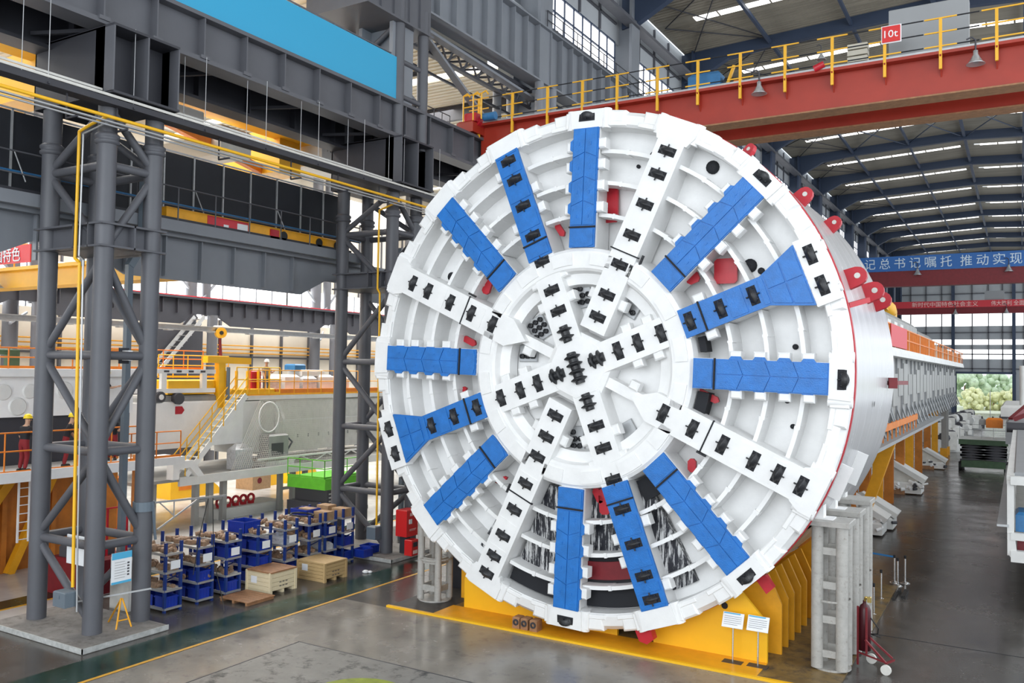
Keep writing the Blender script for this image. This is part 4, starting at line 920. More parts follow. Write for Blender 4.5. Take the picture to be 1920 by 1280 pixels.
# scissor lift on the aisle
t = thing('scissor_lift', 'black scissor lift with green ends standing on the right aisle', 'lift', (9.0, 62, 0))
MB().cbox(-1.7,1.7,-.3,2.6,.35,.95,.05).build('chassis', 'darkgreen', t, world=False)
for sx in (-1.75,1.75):
    for yy in (.2,2.1): MB().tube((sx-.18,yy,.4),(sx+.18,yy,.4),.4,14).build('wheel', 'rubber', t, world=False)
for k in range(4):
    z = .95+.45*k
    for yy in (-.1,2.4):
        for s_ in (-1, 1): MB().beam((-1.8*s_,yy,z),(1.8*s_,yy,z+.42),.12,.2).build('scissor_arm', 'inkdark', t, world=False)
MB().box(-1.85,1.85,-.4,2.7,2.75,2.9).build('deck', 'white2', t, world=False); MB().box(-1.9,1.9,-.44,-.36,2.35,2.8).build('deck_skirt', 'darkgreen', t, world=False)
mb = MB()
for x in (-1.8,-.1,.8,1.8): mb.tube((x,-.35,2.9),(x,-.35,4.0),.025,5)
for z in (3.5,4.0): mb.tube((-1.8,2.6,z),(1.8,2.6,z),.025,5)
mb.build('guard_rail', 'lampgrey', t, world=False)
# white machine frame at the right edge
t = thing('white_machine', 'tall white machine frame at the right edge of the aisle', 'frame', (12.5, 30, 0))
mb = MB()
for y in (12,18,24,30,36,44): mb.beam((11.5,y,1.9),(11.5,y,4.6),.22,.22)
mb.beam((11.5,12,4.6),(11.5,44,4.6),.25,.3); mb.beam((11.5,12,2.6),(11.5,44,2.6),.2,.25); mb.beam((11.5,11.9,1.9),(16,11.9,1.9),.3,.4); mb.beam((11.5,11.9,4.6),(16,11.9,4.6),.3,.3); mb.beam((11.5,11.9,2.6),(16,11.9,2.6),.25,.25); mb.prism([(11.4,11.8,2.0),(11.4,11.8,2.7),(11.62,11.8,2.7),(11.7,11.8,2.0),(12.0,11.8,1.7),(11.6,11.8,1.7)], (0,.3,0)); mb.beam((12.1,11.9,1.8),(12.1,11.9,0),.3,.3); mb.beam((13,40,2),(13,40,0),.4,.4)
mb.build('frame_bars', 'white2', t)
MB().box(11.6,16,12.2,43.8,1.8,2.0).build('floor_panel', 'offwhite', t); MB().cbox(11.6,16,13,43,4.6,4.8,.05).build('top_panel', 'panelgrey', t)
MB().box(11.07,11.45,11.8,36,2.92,3.0).build('side_ledge', 'galv', t)
MB().cbox(11.65,15,12.4,14,2.7,3.4,.1).build('blue_unit', 'motorblue', t); MB().cbox(11.7,15,12.3,13.5,2.0,2.5,.1).build('red_unit', 'darkred', t)
MB().cbox(10.9,13.5,46,56,3.6,5.2,.2).build('rear_cabinet', 'panelgrey', t); MB().cbox(10.4,13,58,75,4.4,6.0,.2).build('rear_tank', 'white2', t); MB().box(10.3,13,57.8,75,4.9,5.05).build('tank_band', 'inkdark', t)
MB().beam((11.2,49,5.2),(12.4,52,6.3),.3,.3).build('red_arm', 'darkred', t); MB().beam((11.4,47,5.3),(12.8,47,6.0),.4,.3).build('red_arm', 'darkred', t); MB().tube((11.0,44,4.9),(12.5,44,4.9),.35,10).build('dark_roll', 'inkdark', t); MB().tube((12.0,60,5),(12.0,60,9.3),.25,8).build('white_mast', 'white2', t)
t = thing('hoist_hook', 'orange hoist block with hooks above the scissor lift', 'hook', (9.7, 56, 4.2)); MB().cbox(-.3,.9,-.4,.4,0,.8,.15).build('block', 'orange', t, world=False); MB().path([(-.6,0,.9),(-.5,0,.4),(-.2,0,.3),(.1,0,.4),(.2,0,.9)], .07, 6).build('hook', 'inkdark', t, world=False)
MB().path([(0,0,.8),(0,0,3)], .03, 5).build('rope', 'lampgrey', t, world=False); MB().cbox(-.8,-.3,-.2,.2,.2,.7,.1).build('hook_guard', 'greymachine', t, world=False)
# ================================================================ along the left column line
bo = thing('display_board', 'large plain sky blue board standing on the runway girder', 'board', (-12.3, -5, 20.4))
MB().box(-12.34,-12.22,-16,6.25,20.25,22.25).build('panel', 'skyblueboard', bo)
mb = MB()
for k in range(12): mb.beam((-12.4,-15.5+1.95*k,20.42),(-12.4,-15.5+1.95*k,22.4),.06,.06)
mb.beam((-12.4,-16,22.4),(-12.4,6.2,22.4),.05,.05); mb.build('back_frame', 'steel', bo)
tr = thing('cable_tray', 'long dark cable tray with cream edges hung under the runway girder', 'cable tray', (-11.7, 0, 16.3))
MB().box(-12.2,-11.7,-20,10,16.12,16.3).box(-12.2,-12.18,-20,10,16.2,16.5).build('tray', 'steeldark', tr)
MB().beam((-11.68,-20,16.36),(-11.68,10,16.36),.03,.08).beam((-12.1,-20,16.6),(-12.1,10,16.6),.03,.07).build('edge_strip', 'offwhite', tr)
for k in range(11):
    y = -18.3+2.7*k; MB().tube((-11.72,y,16.3),(-11.72,y,18.65),.012,4).tube((-12.18,y-.5,16.3),(-12.18,y-.5,18.65),.012,4).build('hanger_rod', 'lampgrey', tr)
    MB().beam((-12.25,y,16.17),(-11.65,y,16.17),.06,.06).build('crossbar', 'steeldark', tr)
py = thing('pipe_run', 'yellow and grey service pipes running below the cable tray', 'pipe', (-11.7, 0, 15.6))
MB().tube((-11.6,-20,15.68),(-11.6,10,15.68),.055,8).build('yellow_pipe', 'yellow', py)
MB().tube((-11.55,-20,15.52),(-11.55,10,15.52),.035,6).tube((-11.65,-20,15.44),(-11.65,10,15.44),.035,6).tube((-11.75,-20,15.56),(-11.75,10,15.56),.03,6).build('grey_pipe', 'lampgrey', py)
for y in (-9.5,-7.9,-4.0,-.6,2.0,4.6,7.6): MB().beam((-11.95,y,15.38),(-11.4,y,15.38),.05,.05).beam((-11.95,y,15.38),(-11.95,y,16.25),.04,.04).build('bracket', 'steeldark', py)
dp = thing('drop_pipe', 'yellow gas pipe dropping down the near lattice column', 'pipe', (-12.8, -8.42, 1.5))
MB().path([(-11.6,-8.42,15.68),(-12.4,-8.42,15.55),(-13.0,-8.42,15.4),(-13.02,-8.42,11.5),(-12.78,-8.42,11.35),(-12.6,-8.42,1.6)], .05, 8).build('yellow_pipe', 'yellow', dp)
MB().path([(-11.6,-8.42,15.5),(-12.8,-8.42,15.3),(-12.82,-8.42,11.55),(-12.6,-8.42,11.42),(-12.42,-8.42,2.4),(-12.36,-8.42,.9)], .028, 6).build('conduit', 'lampgrey', dp)
MB().cbox(-13.05,-12.45,-8.75,-8.35,1.05,1.5,.03).box(-12.98,-12.72,-8.77,-8.7,1.3,1.4).build('valve_box', 'galvblue', dp)
MB().beam((-13.2,-8.6,1.0),(-11.4,-6.6,1.35),.03,.05).build('support_bar', 'lampgrey', dp)
d2 = thing('drop_pipe', 'yellow gas pipe dropping down the far lattice column', 'pipe', (-12.7, 5.55, 1.4))
MB().path([(-11.6,5.55,15.6),(-12.7,5.55,15.3),(-12.72,5.55,11.8),(-12.58,5.55,11.6),(-12.5,5.55,1.4)], .045, 8).build('yellow_pipe', 'yellow', d2); MB().cbox(-12.85,-12.35,5.3,5.7,.8,1.35,.03).build('valve_box', 'galvblue', d2)
nb = thing('notice_board', 'white notice board with blue header on the near lattice column', 'notice', (-12.25, -7.2, 1.6))
MB().box(-12.05,-12.02,-7.55,-6.87,1.55,2.5).build('board', 'paper', nb); MB().box(-12.02,-12.012,-7.55,-6.87,2.3,2.5).box(-12.02,-12.012,-7.55,-6.87,1.55,1.62).build('blue_header', 'printblue', nb)
mb = MB()
for i in range(7): mb.box(-12.02,-12.014,-7.45,-7.1+.05*(i%2),2.2-.08*i,2.215-.08*i)
mb.build('text_lines', 'lampgrey', nb); mb = MB()
for i in range(5): mb.box(-12.02,-12.012,-7.02,-6.95,2.12-.09*i,2.17-.09*i)
mb.build('icons', 'inkdark', nb)
tag(MB().cbox(-14.1,-13.1,-7.7,-7.66,2.0,2.9,.01).build('blank_board', 'paper'), 'plain white board hung between the near column legs', 'board')
wc = thing('control_cabinet', 'pale grey cabinet behind the near lattice column', 'cabinet', (-14.4, -5.2, 0)); MB().cbox(-14.9,-13.9,-5.6,-4.9,0,1.75,.05).build('body', 'offwhite', wc); MB().box(-13.9,-13.88,-5.5,-5.0,.2,1.6).build('door', 'white2', wc)
ts = thing('trestle', 'small yellow folding trestle beside the near column leg', 'trestle', (-11.9, -7.0, .17))
MB().beam((-12.0,-7.35,.17),(-12.1,-7.15,1.05),.04,.04).beam((-11.9,-6.9,.17),(-12.1,-7.1,1.05),.04,.04).build('front_leg', 'deepyellow', ts); MB().beam((-12.9,-7.0,.17),(-12.12,-7.12,1.05),.04,.04).build('rear_leg', 'deepyellow', ts); MB().beam((-12.0,-7.32,.42),(-11.95,-6.98,.42),.03,.03).build('rung', 'deepyellow', ts)
jb = thing('jib_arm', 'thin galvanised jib arm clamped to the near column leg', 'jib', (-12.3, -6.3, 3.6))
MB().lathe([(.29,0),(.33,0),(.33,.3),(.29,.3)], (-12.3,-6.3,3.62), (0,0,1), 18, sm=False).beam((-12.0,-6.2,3.9),(-12.0,-6.05,2.7),.06,.06).build('clamp', 'galvblue', jb)
MB().beam((-12.0,-6.1,3.88),(-12.3,-3.0,3.72),.05,.06).build('top_bar', 'galv', jb); MB().beam((-12.0,-6.0,3.0),(-12.25,-4.2,3.75),.04,.05).beam((-12.1,-5.3,3.85),(-12.1,-5.3,3.3),.03,.03).beam((-12.05,-5.9,3.85),(-12.1,-5.3,3.35),.03,.03).build('strut', 'galv', jb)
MB().path([(-12.25,-3.8,3.7),(-12.3,-4.1,2.4),(-12.3,-4.3,1.2)], .015, 4).path([(-12.25,-3.6,3.7),(-12.2,-3.55,1.6),(-11.6,-3.6,.2),(-11.2,-3.9,.03)], .015, 4).build('hanging_cable', 'rubber', jb)
# ---- fire box and extinguisher cabinet at the far column
fb = thing('hose_cabinet', 'red fire hose cabinet on the far lattice column', 'cabinet', (-11.3, 6.0, 1.0)); MB().cbox(-11.75,-11.15,5.95,6.75,.95,2.1,.03).build('body', 'signred', fb); MB().box(-11.14,-11.12,6.1,6.3,1.5,1.7).build('white_label', 'paper', fb)
put_text('cabinet_lettering', '消火栓', .14, 'textpink', fb, (-11.13,6.15,1.85), (0,1,0), (0,0,1), .45); MB().box(-11.14,-11.125,6.15,6.6,1.25,1.27).box(-11.14,-11.125,6.15,6.55,1.2,1.215).build('text_lines', 'textpink', fb)
MB().beam((-11.5,6.3,.17),(-11.5,6.3,.95),.5,.1).build('bracket', 'steeldark', fb)
ex = thing('extinguisher_box', 'bright red extinguisher box standing below the hose cabinet', 'box', (-11.0, 6.2, .17)); MB().cbox(-11.25,-10.85,5.95,6.45,.17,.85,.03).build('body', 'signred', ex); MB().box(-10.85,-10.84,6.05,6.35,.55,.75).build('window', 'glassdark', ex); MB().box(-10.85,-10.84,6.05,6.35,.25,.4).build('print', 'textpink', ex)
# ---- storage racks and what lies on them
ORD = ['first','second','third','fourth','fifth','sixth','seventh','eighth']
RY = [-5.07,-3.74,-2.50,-1.02,.36,1.68,2.6,3.68]
random.seed(11)
binm = {}
def bin_mesh(w, d, h):
    k = (w, d, h)
    if k not in binm:
        b = MB(); t = .025
        b.prism([(-w*.44,-d*.46,0),(w*.44,-d*.46,0),(w*.44,d*.46,0),(-w*.44,d*.46,0)], (0,0,t))
        for (x0,x1,y0,y1) in ((-w/2,w/2,-d/2,-d/2+t),(-w/2,w/2,d/2-t,d/2),(-w/2,-w/2+t,-d/2,d/2),(w/2-t,w/2,-d/2,d/2)): b.box(x0,x1,y0,y1,0,h)
        b.box(-w/2-.02,w/2+.02,-d/2-.02,-d/2,h-.06,h-.02); b.box(-w/2-.02,w/2+.02,d/2,d/2+.02,h-.06,h-.02); b.box(w/2,w/2+.02,-d/2,d/2,h-.06,h-.02)
        for i in range(4): b.box(w/2,w/2+.012,-d/2+.1+.12*i,-d/2+.12+.12*i,.03,h-.06)
        binm[k] = b.mesh('bin'); binm[k].materials.append(MAT['binblue'])
    return binm[k]
SH = (.12, .72, 1.32, 1.92)
kinds = [('b','p','p','p'),('b','bp','p','p'),('b','p','b','p'),('b','b','b','p'),('b','p','x','p'),('b','p','p','p'),('b','x','b','c'),('b','b','p','c')]
for i, y in enumerate(RY):
    w = .68; x1, x0 = -12.75, -14.75; rk = thing('storage_rack', ORD[i]+' blue steel storage rack counted from the near column', 'rack', ((x0+x1)/2, y+w/2, 0), 0, 'blue racks in a row')
    for x in (x0+.04, x1-.04):
        for yy in (y+.03, y+w-.03): MB().beam((x,yy,0),(x,yy,2.32),.09,.085).build('upright', 'rackblue', rk)
    for z in SH:
        MB().box(x0,x1,y+.03,y+w-.03,z,z+.025).build('shelf', 'offwhite', rk); MB().beam((x1,y,z),(x1,y+w,z),.04,.07).beam((x0,y+w,z),(x1,y+w,z),.03,.08).beam((x0,y,z),(x1,y,z),.03,.08).build('shelf_edge', 'lampgrey', rk)
    MB().box(x1+.01,x1+.02,y+.2,y+w-.1,1.42,1.7).build('label_card', 'paper', rk)
    MB().beam((x0+.1,y+w-.02,.3),(x1-.1,y+w-.02,1.2),.02,.04).build('cross_brace', 'rackblue', rk)
    for lv, kd in enumerate(kinds[i]):
        z = SH[lv]+.027; pos = ('bottom','second','third','top')[lv]
        if 'b' in kd:
            n = 2 if lv != 1 else 1
            for q in range(3):
                o = put('plastic_bin', bin_mesh(.56,.5,.36), None, (x1-.34-.64*q, y+w/2, z)); tag(o, 'blue plastic bin, '+('front','middle','rear')[q]+' one on the %s shelf of the %s rack' % (pos, ORD[i]), 'bin', 'blue bins on the racks')
        if 'p' in kd:
            mb = MB()
            for q in range(34):
                xx = random.uniform(x0+.15,x1-.15); yy = y+random.uniform(.12,w-.12); s = random.uniform(.05,.12); zz = z+s*.8
                if random.random() < .6: a = random.random()*PI; mb.tube((xx-s*math.cos(a),yy-s*math.sin(a),zz),(xx+s*math.cos(a),yy+s*math.sin(a)*.8,zz+random.uniform(0,.08)),s*.8,7)
                else: mb.cbox(xx-s,xx+s,yy-s*.7,yy+s*.7,z,z+s*1.6,.02)
            o = mb.build('loose_parts', 'parts'); o['label'] = 'heap of brown wrapped parts on the %s shelf of the %s rack' % (pos, ORD[i]); o['category'] = 'parts'; o['kind'] = 'stuff'
        if 'c' in kd:
            for q in range(2): tag(MB().cbox(x1-.75-.85*q,x1-.1-.85*q,y+.08,y+w-.08,z,z+.35+.06*q,.01).box(x1-.45-.85*q,x1-.4-.85*q,y+.08,y+w-.08,z+.35+.06*q,z+.355+.06*q).build('cardboard_box', 'cardboard'), ('front','rear')[q]+' cardboard box on top of the %s rack' % ORD[i], 'box', 'cardboard boxes on the racks')
        if 'x' in kd: tag(MB().cbox(x1-1.5,x1-.1,y+.1,y+w-.1,z,z+.3,.1).tube((x1-.6,y+.15,z+.36),(x1-.6,y+w-.15,z+.36),.1,8).build('wrapped_part', 'wrap'), 'grey film wrapped part in the %s rack' % ORD[i], 'part')
for (xx, yy, zz, nm) in ((-13.9,-1.0,1.95,'big blue bin standing open on top of the fourth rack'),(-14.0,2.4,1.95,'big blue bin on top of the racks near the seventh')):
    o = put('plastic_bin', bin_mesh(.9,.8,.42), None, (xx,yy+.33,zz)); tag(o, nm, 'bin', 'blue bins on the racks')
mb = MB()
for k in range(24): a = k/24*2*PI; b = (k+1)/24*2*PI; mb.tube((-13.5+.55*math.cos(a),2.0+.35*math.sin(a),2.25),(-13.5+.55*math.cos(b),2.0+.35*math.sin(b),2.25),.035,5)
tag(mb.build('rubber_ring', 'rubber'), 'large black rubber ring lying on top of the sixth rack', 'ring')
for (xx, yy, nm) in ((-12.6,5.1,'blue bin on the floor beside the far column, left one'),(-12.9,5.9,'blue bin on the floor beside the far column, right one')):
    o = put('plastic_bin', bin_mesh(.6,.6,.34), None, (xx, yy-.3, .175)); tag(o, nm, 'bin', 'blue bins on the floor')
# ---- crates and pallet
def crate(x0, x1, y0, y1, h, m, lab, lid):
    t = thing('wooden_crate', lab, 'crate', ((x0+x1)/2, (y0+y1)/2, 0), 0, 'wooden crates by the racks')
    MB().box(x0+.03,x1-.03,y0+.03,y1-.03,.12,h-.04).build('crate_box', m, t)
    for k in range(4):
        z0 = .14+(h-.2)*k/4; z1 = z0+(h-.2)/4-.012
        MB().box(x1-.03,x1,y0,y1,z0,z1).build('board', m, t); MB().box(x0,x1,y0,y0+.03,z0,z1).build('board', m, t)
    for (xx,yy) in ((x1,y0),(x1,y1),(x0,y0)): MB().box(xx-.05,xx+.02,yy-.05,yy+.05,.0,h).build('corner_post', m, t)
    n = 5
    for k in range(n): MB().box(x0-.03,x1+.03,y0-.03+(y1-y0+.06)*k/n+.005,y0-.03+(y1-y0+.06)*(k+1)/n-.005,h-.03,h+.02).build('lid_board', lid, t)
    for yy in (y0+.05,(y0+y1)/2,y1-.1): MB().box(x0,x1,yy-.05,yy+.05,0,.12).build('skid', m, t)
    MB().box(x0+.2,x0+.5,y0-.012,y0-.005,.35,.6).build('paper_label', 'paper', t)
    mb = MB()
    for r in range(2):
        for q in range(3): mb.box(x1+.004,x1+.008,(y0+y1)/2-.2+.15*q,(y0+y1)/2-.1+.15*q,h*.52-.14*r,h*.52-.05-.14*r+.02)
    mb.build('stencil_marks', 'inkdark', t)
crate(-12.75,-11.55,-1.5,-.25,.8,'palewood','pale wooden crate with brown lid standing before the racks','brownwood')
crate(-12.6,-11.2,.95,2.15,.72,'wood','tan plank crate nearer the far column','wood')
pl = thing('pallet', 'flat brown wooden pallet lying on the floor by the pale crate', 'pallet', (-11.8, -2.3, 0))
for k in range(6): MB().box(-12.55,-11.1,-2.95+.21*k,-2.76+.21*k,.1,.13).build('plank', 'brownwood', pl)
for x in (-12.45,-11.85,-11.2): MB().box(x-.05,x+.05,-2.95,-1.72,0,.1).build('bearer', 'brownwood', pl)
tag(MB().ball((-11.0,3.1,.05), .14, 8, 5, .5).ball((-10.85,3.2,.04), .1, 8, 5, .5).build('crumpled_sheet', 'paper'), 'crumpled white sheet on the floor by the green strip', 'sheet')

# ================================================================ cranes of the left hall
yc = thing('bridge_crane', 'yellow bridge crane seen high in the left hall', 'crane', (-28, 3, 18))
MB().box(-40,-17.5,-6.6,-5.5,17.9,19.6).build('girder', 'craneyellow', yc); MB().box(-40,-18.6,5.2,6.6,17.6,19.7).build('girder', 'craneyellow', yc)
MB().cbox(-19,-17.8,-8.5,9,19.2,19.9,.1).build('end_carriage', 'craneyellow', yc)
MB().cbox(-18.8,-17.3,-1.6,-.3,18.1,18.8,.05).build('control_box', 'white2', yc); MB().cbox(-20,-17.5,6.9,9.8,18.2,19.4,.1).build('trolley_cover', 'white2', yc); MB().cbox(-22,-18,1.2,2.9,17.6,18.8,.1).build('white_cover', 'offwhite', yc)
MB().beam((-18,-1.5,18.2),(-20,5.5,17.8),.3,.4).build('walkway_beam', 'orange', yc); MB().box(-22,-17.3,-1.2,1.0,17.4,17.5).build('platform', 'roofpale', yc)
mb = MB()
for k in range(6): mb.path([(-17.6,7.2+.25*k,18.2),(-17.5,7.3+.25*k,19.0),(-17.5,7.5+.25*k,19.0),(-17.6,7.6+.25*k,18.2)], .02, 4)
mb.build('hose_loops', 'rubber', yc)
y2 = thing('bridge_crane', 'yellow bridge crane lower in the left hall with a red banner', 'crane', (-28, -1.5, 12))
MB().box(-40,-17.2,-2.0,-1.0,11.7,12.55).box(-40,-17.2,-2.3,-1.9,12.45,12.6).build('girder', 'craneyellow', y2); MB().cbox(-16.6,-15.95,-3.0,7.2,13.75,14.3,.05).build('end_carriage', 'deepyellow', y2)
MB().box(-15.95,-15.93,-1.1,1.0,13.85,14.25).build('red_panel', 'bannerred', y2); MB().box(-15.93,-15.92,.4,.95,13.85,14.15).box(-15.93,-15.92,-.3,-.05,13.85,14.0).build('white_print', 'paper', y2)
for y in (3.0,5.2,6.4): MB().tube((-15.9,y,14.0),(-16.4,y,14.0),.2,12).build('wheel', 'rubber', y2)
MB().cbox(-16.0,-15.9,2.2,2.7,13.8,14.2,.02).build('red_block', 'red', y2)
bn = MB().box(-40,-26.0,-2.35,-2.3,12.75,13.55).build('banner', 'bannerred', y2); put_text('banner_lettering', '中国特色', .72, 'textpale', bn, (-29.5,-2.37,12.88), (1,0,0), (0,0,1), 2.75)
mb = MB()
for x in (-39,-35,-31,-27.5): mb.beam((x,-2.2,12.5),(x,-2.2,13.6),.05,.05)
mb.beam((-40,-2.2,13.6),(-26.5,-2.2,13.6),.05,.05); mb.build('railing', 'craneyellow', y2); hang_lamp(y2, -28.6, -2.5, 11.7, 1.6)
lt = thing('strip_lamp', 'three bright tube lamps beyond the red banner at the left edge', 'lamp', (-42, 6.3, 15))
for y in (6.1,6.6,7.4): MB().tube((-42.6,y,14.8),(-42.6,y,16.0),.13,8).build('tube', 'lamplit', lt)
hp = thing('chain_hoist', 'round yellow hoist on the thin monorail beam', 'hoist', (-30, 11.6, 10))
MB().tube((-29.6,11.45,10.25),(-30.1,11.75,10.25),.32,16).build('drum', 'craneyellow', hp); MB().tube((-29.55,11.42,10.25),(-29.62,11.46,10.25),.12,12).build('drum_cap', 'rubber', hp); MB().cbox(-30.3,-29.9,11.4,12.0,10.3,10.7,.05).build('trolley', 'offwhite', hp); MB().tube((-29.9,11.6,9.95),(-29.9,11.7,8.6),.07,6,.12).tube((-29.9,11.7,8.6),(-29.9,11.6,8.1),.12,6,.04).build('chain', 'darkred', hp)
# steel stair in the far left hall
ss = thing('steel_stair', 'grey steel stair climbing to the far girder of the left hall', 'stair', (-38, 15, 8)); mb = MB()
for x in (-38.4,-37.4): mb.beam((x,12.6,7.4),(x,16.6,11.7),.08,.25)
mb.build('stringer', 'galv', ss)
for k in range(11): y = 12.8+.36*k; MB().box(-38.4,-37.4,y,y+.28,7.6+.387*k,7.64+.387*k).build('tread', 'lampgrey', ss)
MB().beam((-38.9,17,11.8),(-38.9,11,5.0),.4,.4).box(-39.2,-38.6,13.5,17.5,0,11).build('dark_tower', 'steeldark', ss)
# ================================================================ machines of the left hall
def rails(parent, pts, h=1.05, m='orange', step=1.3, r=.03, nm='guard_rail'):
    for i in range(len(pts)-1):
        a, b = Vector(pts[i]), Vector(pts[i+1]); n = max(1, round((b-a).length/step)); mb = MB()
        for k in range(n+1): p = a+(b-a)*k/n; mb.tube(p, p+Vector((0,0,h)), r, 5)
        for z in (h, h*.55): mb.tube(a+Vector((0,0,z)), b+Vector((0,0,z)), r, 5)
        mb.beam(a+Vector((0,0,.06)), b+Vector((0,0,.06)), .02, .1); mb.build(nm, m, parent)
# left: white shield segment on a platform over rust orange steel supports
wp = thing('work_platform', 'white work platform with orange rails at the left edge', 'platform', (-25, -3, 3.6))
MB().box(-21.5,-18.7,-14,-1.6,4.2,4.35).build('deck', 'white2', wp); MB().box(-18.75,-18.6,-14,-1.6,4.05,4.42).build('deck_edge', 'white', wp); rails(wp, [(-18.75,-14,4.35),(-18.75,-1.7,4.35)], 1.45)
for y in (-12,-8,-2.5): MB().beam((-20.8,y,0),(-20.8,y,4.2),.4,.4).build('column_leg', 'rustorange', wp)
MB().box(-22.9,-22.7,-14,0,0,4.2).build('side_panel', 'rustorange', wp)
for y in (-9,-7,-5,-3,-1,.8): MB().beam((-22.6,y,0),(-22.6,y,4.2),.18,.2).build('panel_stiffener', 'rustorange', wp)
MB().beam((-22.3,-7.6,0),(-22.3,-4.6,4.2),.35,.35).beam((-22.3,-4.9,0),(-22.3,-3.0,4.2),.3,.3).build('brace', 'deepyellow', wp)
ld = thing('ladder', 'white steel ladder hanging from the left work platform', 'ladder', (-19.5, -6, 1.8)); mb = MB()
for y in (-6.2,-5.8): MB().beam((-19.5,y,1.75),(-19.5,y,4.25),.06,.06).build('rail', 'white', ld)
for k in range(8): MB().tube((-19.5,-6.2,1.85+.31*k),(-19.5,-5.8,1.85+.31*k),.02,5).build('rung', 'white', ld)
seg = thing('shield_segment', 'white curved shield segment with round covers at the left', 'shield segment', (-22.5, -6, 6))
MB().box(-24,-21.1,-16,-.5,6.2,7.75).build('body', 'white', seg); MB().box(-24,-20.8,-16,-.3,7.75,8.05).build('top_flange', 'white', seg); MB().box(-24,-21.3,-16,-.5,4.36,6.2).build('dark_base', 'steeldark', seg)
for y, z, r in ((-6.0,7.16,.32),(-5.0,7.18,.3),(-5.45,6.6,.36),(-3.6,7.2,.36),(-2.6,7.2,.36)): MB().lathe([(.001,.06),(r-.05,.06),(r,.0)], (-21.1,y,z), (1,0,0), 24, sm=False).build('round_cover', 'white2', seg)
rails(seg, [(-21.3,-16,8.05),(-21.3,-.6,8.05)], .8); MB().tube((-22.4,-6.5,8.7),(-22.4,-5.0,8.7),.12,8).cbox(-22.6,-22.2,-5.2,-4.8,8.05,8.8,.03).build('green_valve', 'darkgreen', seg)
# centre: white long beam with the raised truss and yellow frame
wb = thing('main_beam', 'long white main beam with red mark beside the yellow stair', 'machine beam', (-26, 6, 4)); MB().cbox(-28,-25.5,2.0,9.6,4.0,6.4,.06).build('body', 'white', wb); MB().prism([(-27.8,9.6,6.3),(-25.6,9.6,6.3),(-25.6,9.6,3.4),(-27.8,9.6,3.4)], (0,1.4,0)).build('end_cone', 'white2', wb)
MB().box(-25.49,-25.47,5.1,5.5,5.75,6.15).prism([(-25.49,5.5,5.75),(-25.49,5.65,5.95),(-25.49,5.5,6.15)], (.02,0,0)).build('red_mark', 'red', wb)
MB().tube((-25.6,4.1,6.65),(-25.3,4.1,6.65),.28,14).tube((-25.6,5.2,6.55),(-25.3,5.2,6.55),.3,14).build('roller', 'inkdark', wb); MB().tube((-25.29,4.1,6.65),(-25.27,4.1,6.65),.14,12).build('roller_cap', 'white', wb); MB().cbox(-28,-25.6,3,10,6.4,6.7,.1).build('grey_deck', 'greymachine', wb)
tt = thing('upper_truss', 'white slotted truss lying above the white main beam', 'truss', (-26, 4, 7.3))
for z in (7.95,6.95): MB().beam((-25.6,1.8,z),(-25.6,7.6,z),.25,.22).build('chord', 'white', tt)
for y in (2.2,4.4,6.9): MB().beam((-25.6,y,6.9),(-25.6,y,7.95),.2,.3).build('web_plate', 'white', tt)
for k in range(7): MB().box(-25.47,-25.45,2.1+.75*k,2.4+.75*k,7.9,8.0).build('slot', 'inkdark', tt)
rails(tt, [(-27,1.6,8.05),(-27,8,8.05)], 1.0)
yf = thing('yellow_machine', 'bright yellow machine frame at the head of the stair', 'frame', (-26, 8, 6.4))
MB().cbox(-27.5,-25.7,4.8,8.2,6.75,7.5,.05).build('low_beam', 'yellow', yf); MB().beam((-25.6,8.0,6.0),(-25.6,8.0,8.5),.35,.45).build('post', 'yellow', yf); MB().beam((-25.6,7.0,8.6),(-25.6,10,8.55),.4,.35).build('top_beam', 'yellow', yf); MB().tube((-25.3,8.3,6.4),(-25.3,8.3,8.2),.1,8).build('grey_cylinder', 'galvblue', yf)
for k in range(5): MB().beam((-25.9,8.6+.8*k,6.6),(-25.9,8.6+.8*k,8.0),.12,.12).build('frame_post', 'yellow', yf)
MB().cbox(-26.3,-25.8,8.4,12.2,6.6,7.0,.05).build('toe_beam', 'yellow', yf); MB().cbox(-26.4,-26,10.6,11.3,7.0,8.0,.05).build('red_unit', 'red', yf); rails(yf, [(-25.2,8.8,6.7),(-25.2,12.0,6.7)], 1.5, 'yellow', .8, .035); rails(yf, [(-26.8,5.0,7.6),(-26.8,9.6,7.6)], 1.2, 'yellow', .9)
# stair with yellow rails
st = thing('stairway', 'white stair with yellow handrails up to the machine deck', 'stair', (-24.8, 7, 2.7))
for x in (-25.2,-24.4): MB().beam((x,5.0,2.7),(x,8.8,6.7),.06,.3).build('stringer', 'white', st)
for k in range(13): MB().box(-25.2,-24.4,5.1+.285*k,5.35+.285*k,2.95+.3*k,2.99+.3*k).build('tread', 'white2', st)
for x in (-25.25,-24.35):
    mb = MB()
    for h in (1.0,.55): mb.tube((x,4.9,2.7+h),(x,8.8,6.7+h),.03,5)
    for k in range(6): f = k/5; mb.tube((x,4.9+3.9*f,2.7+4*f),(x,4.9+3.9*f,3.75+4*f),.03,5)
    mb.build('handrail', 'yellow', st)
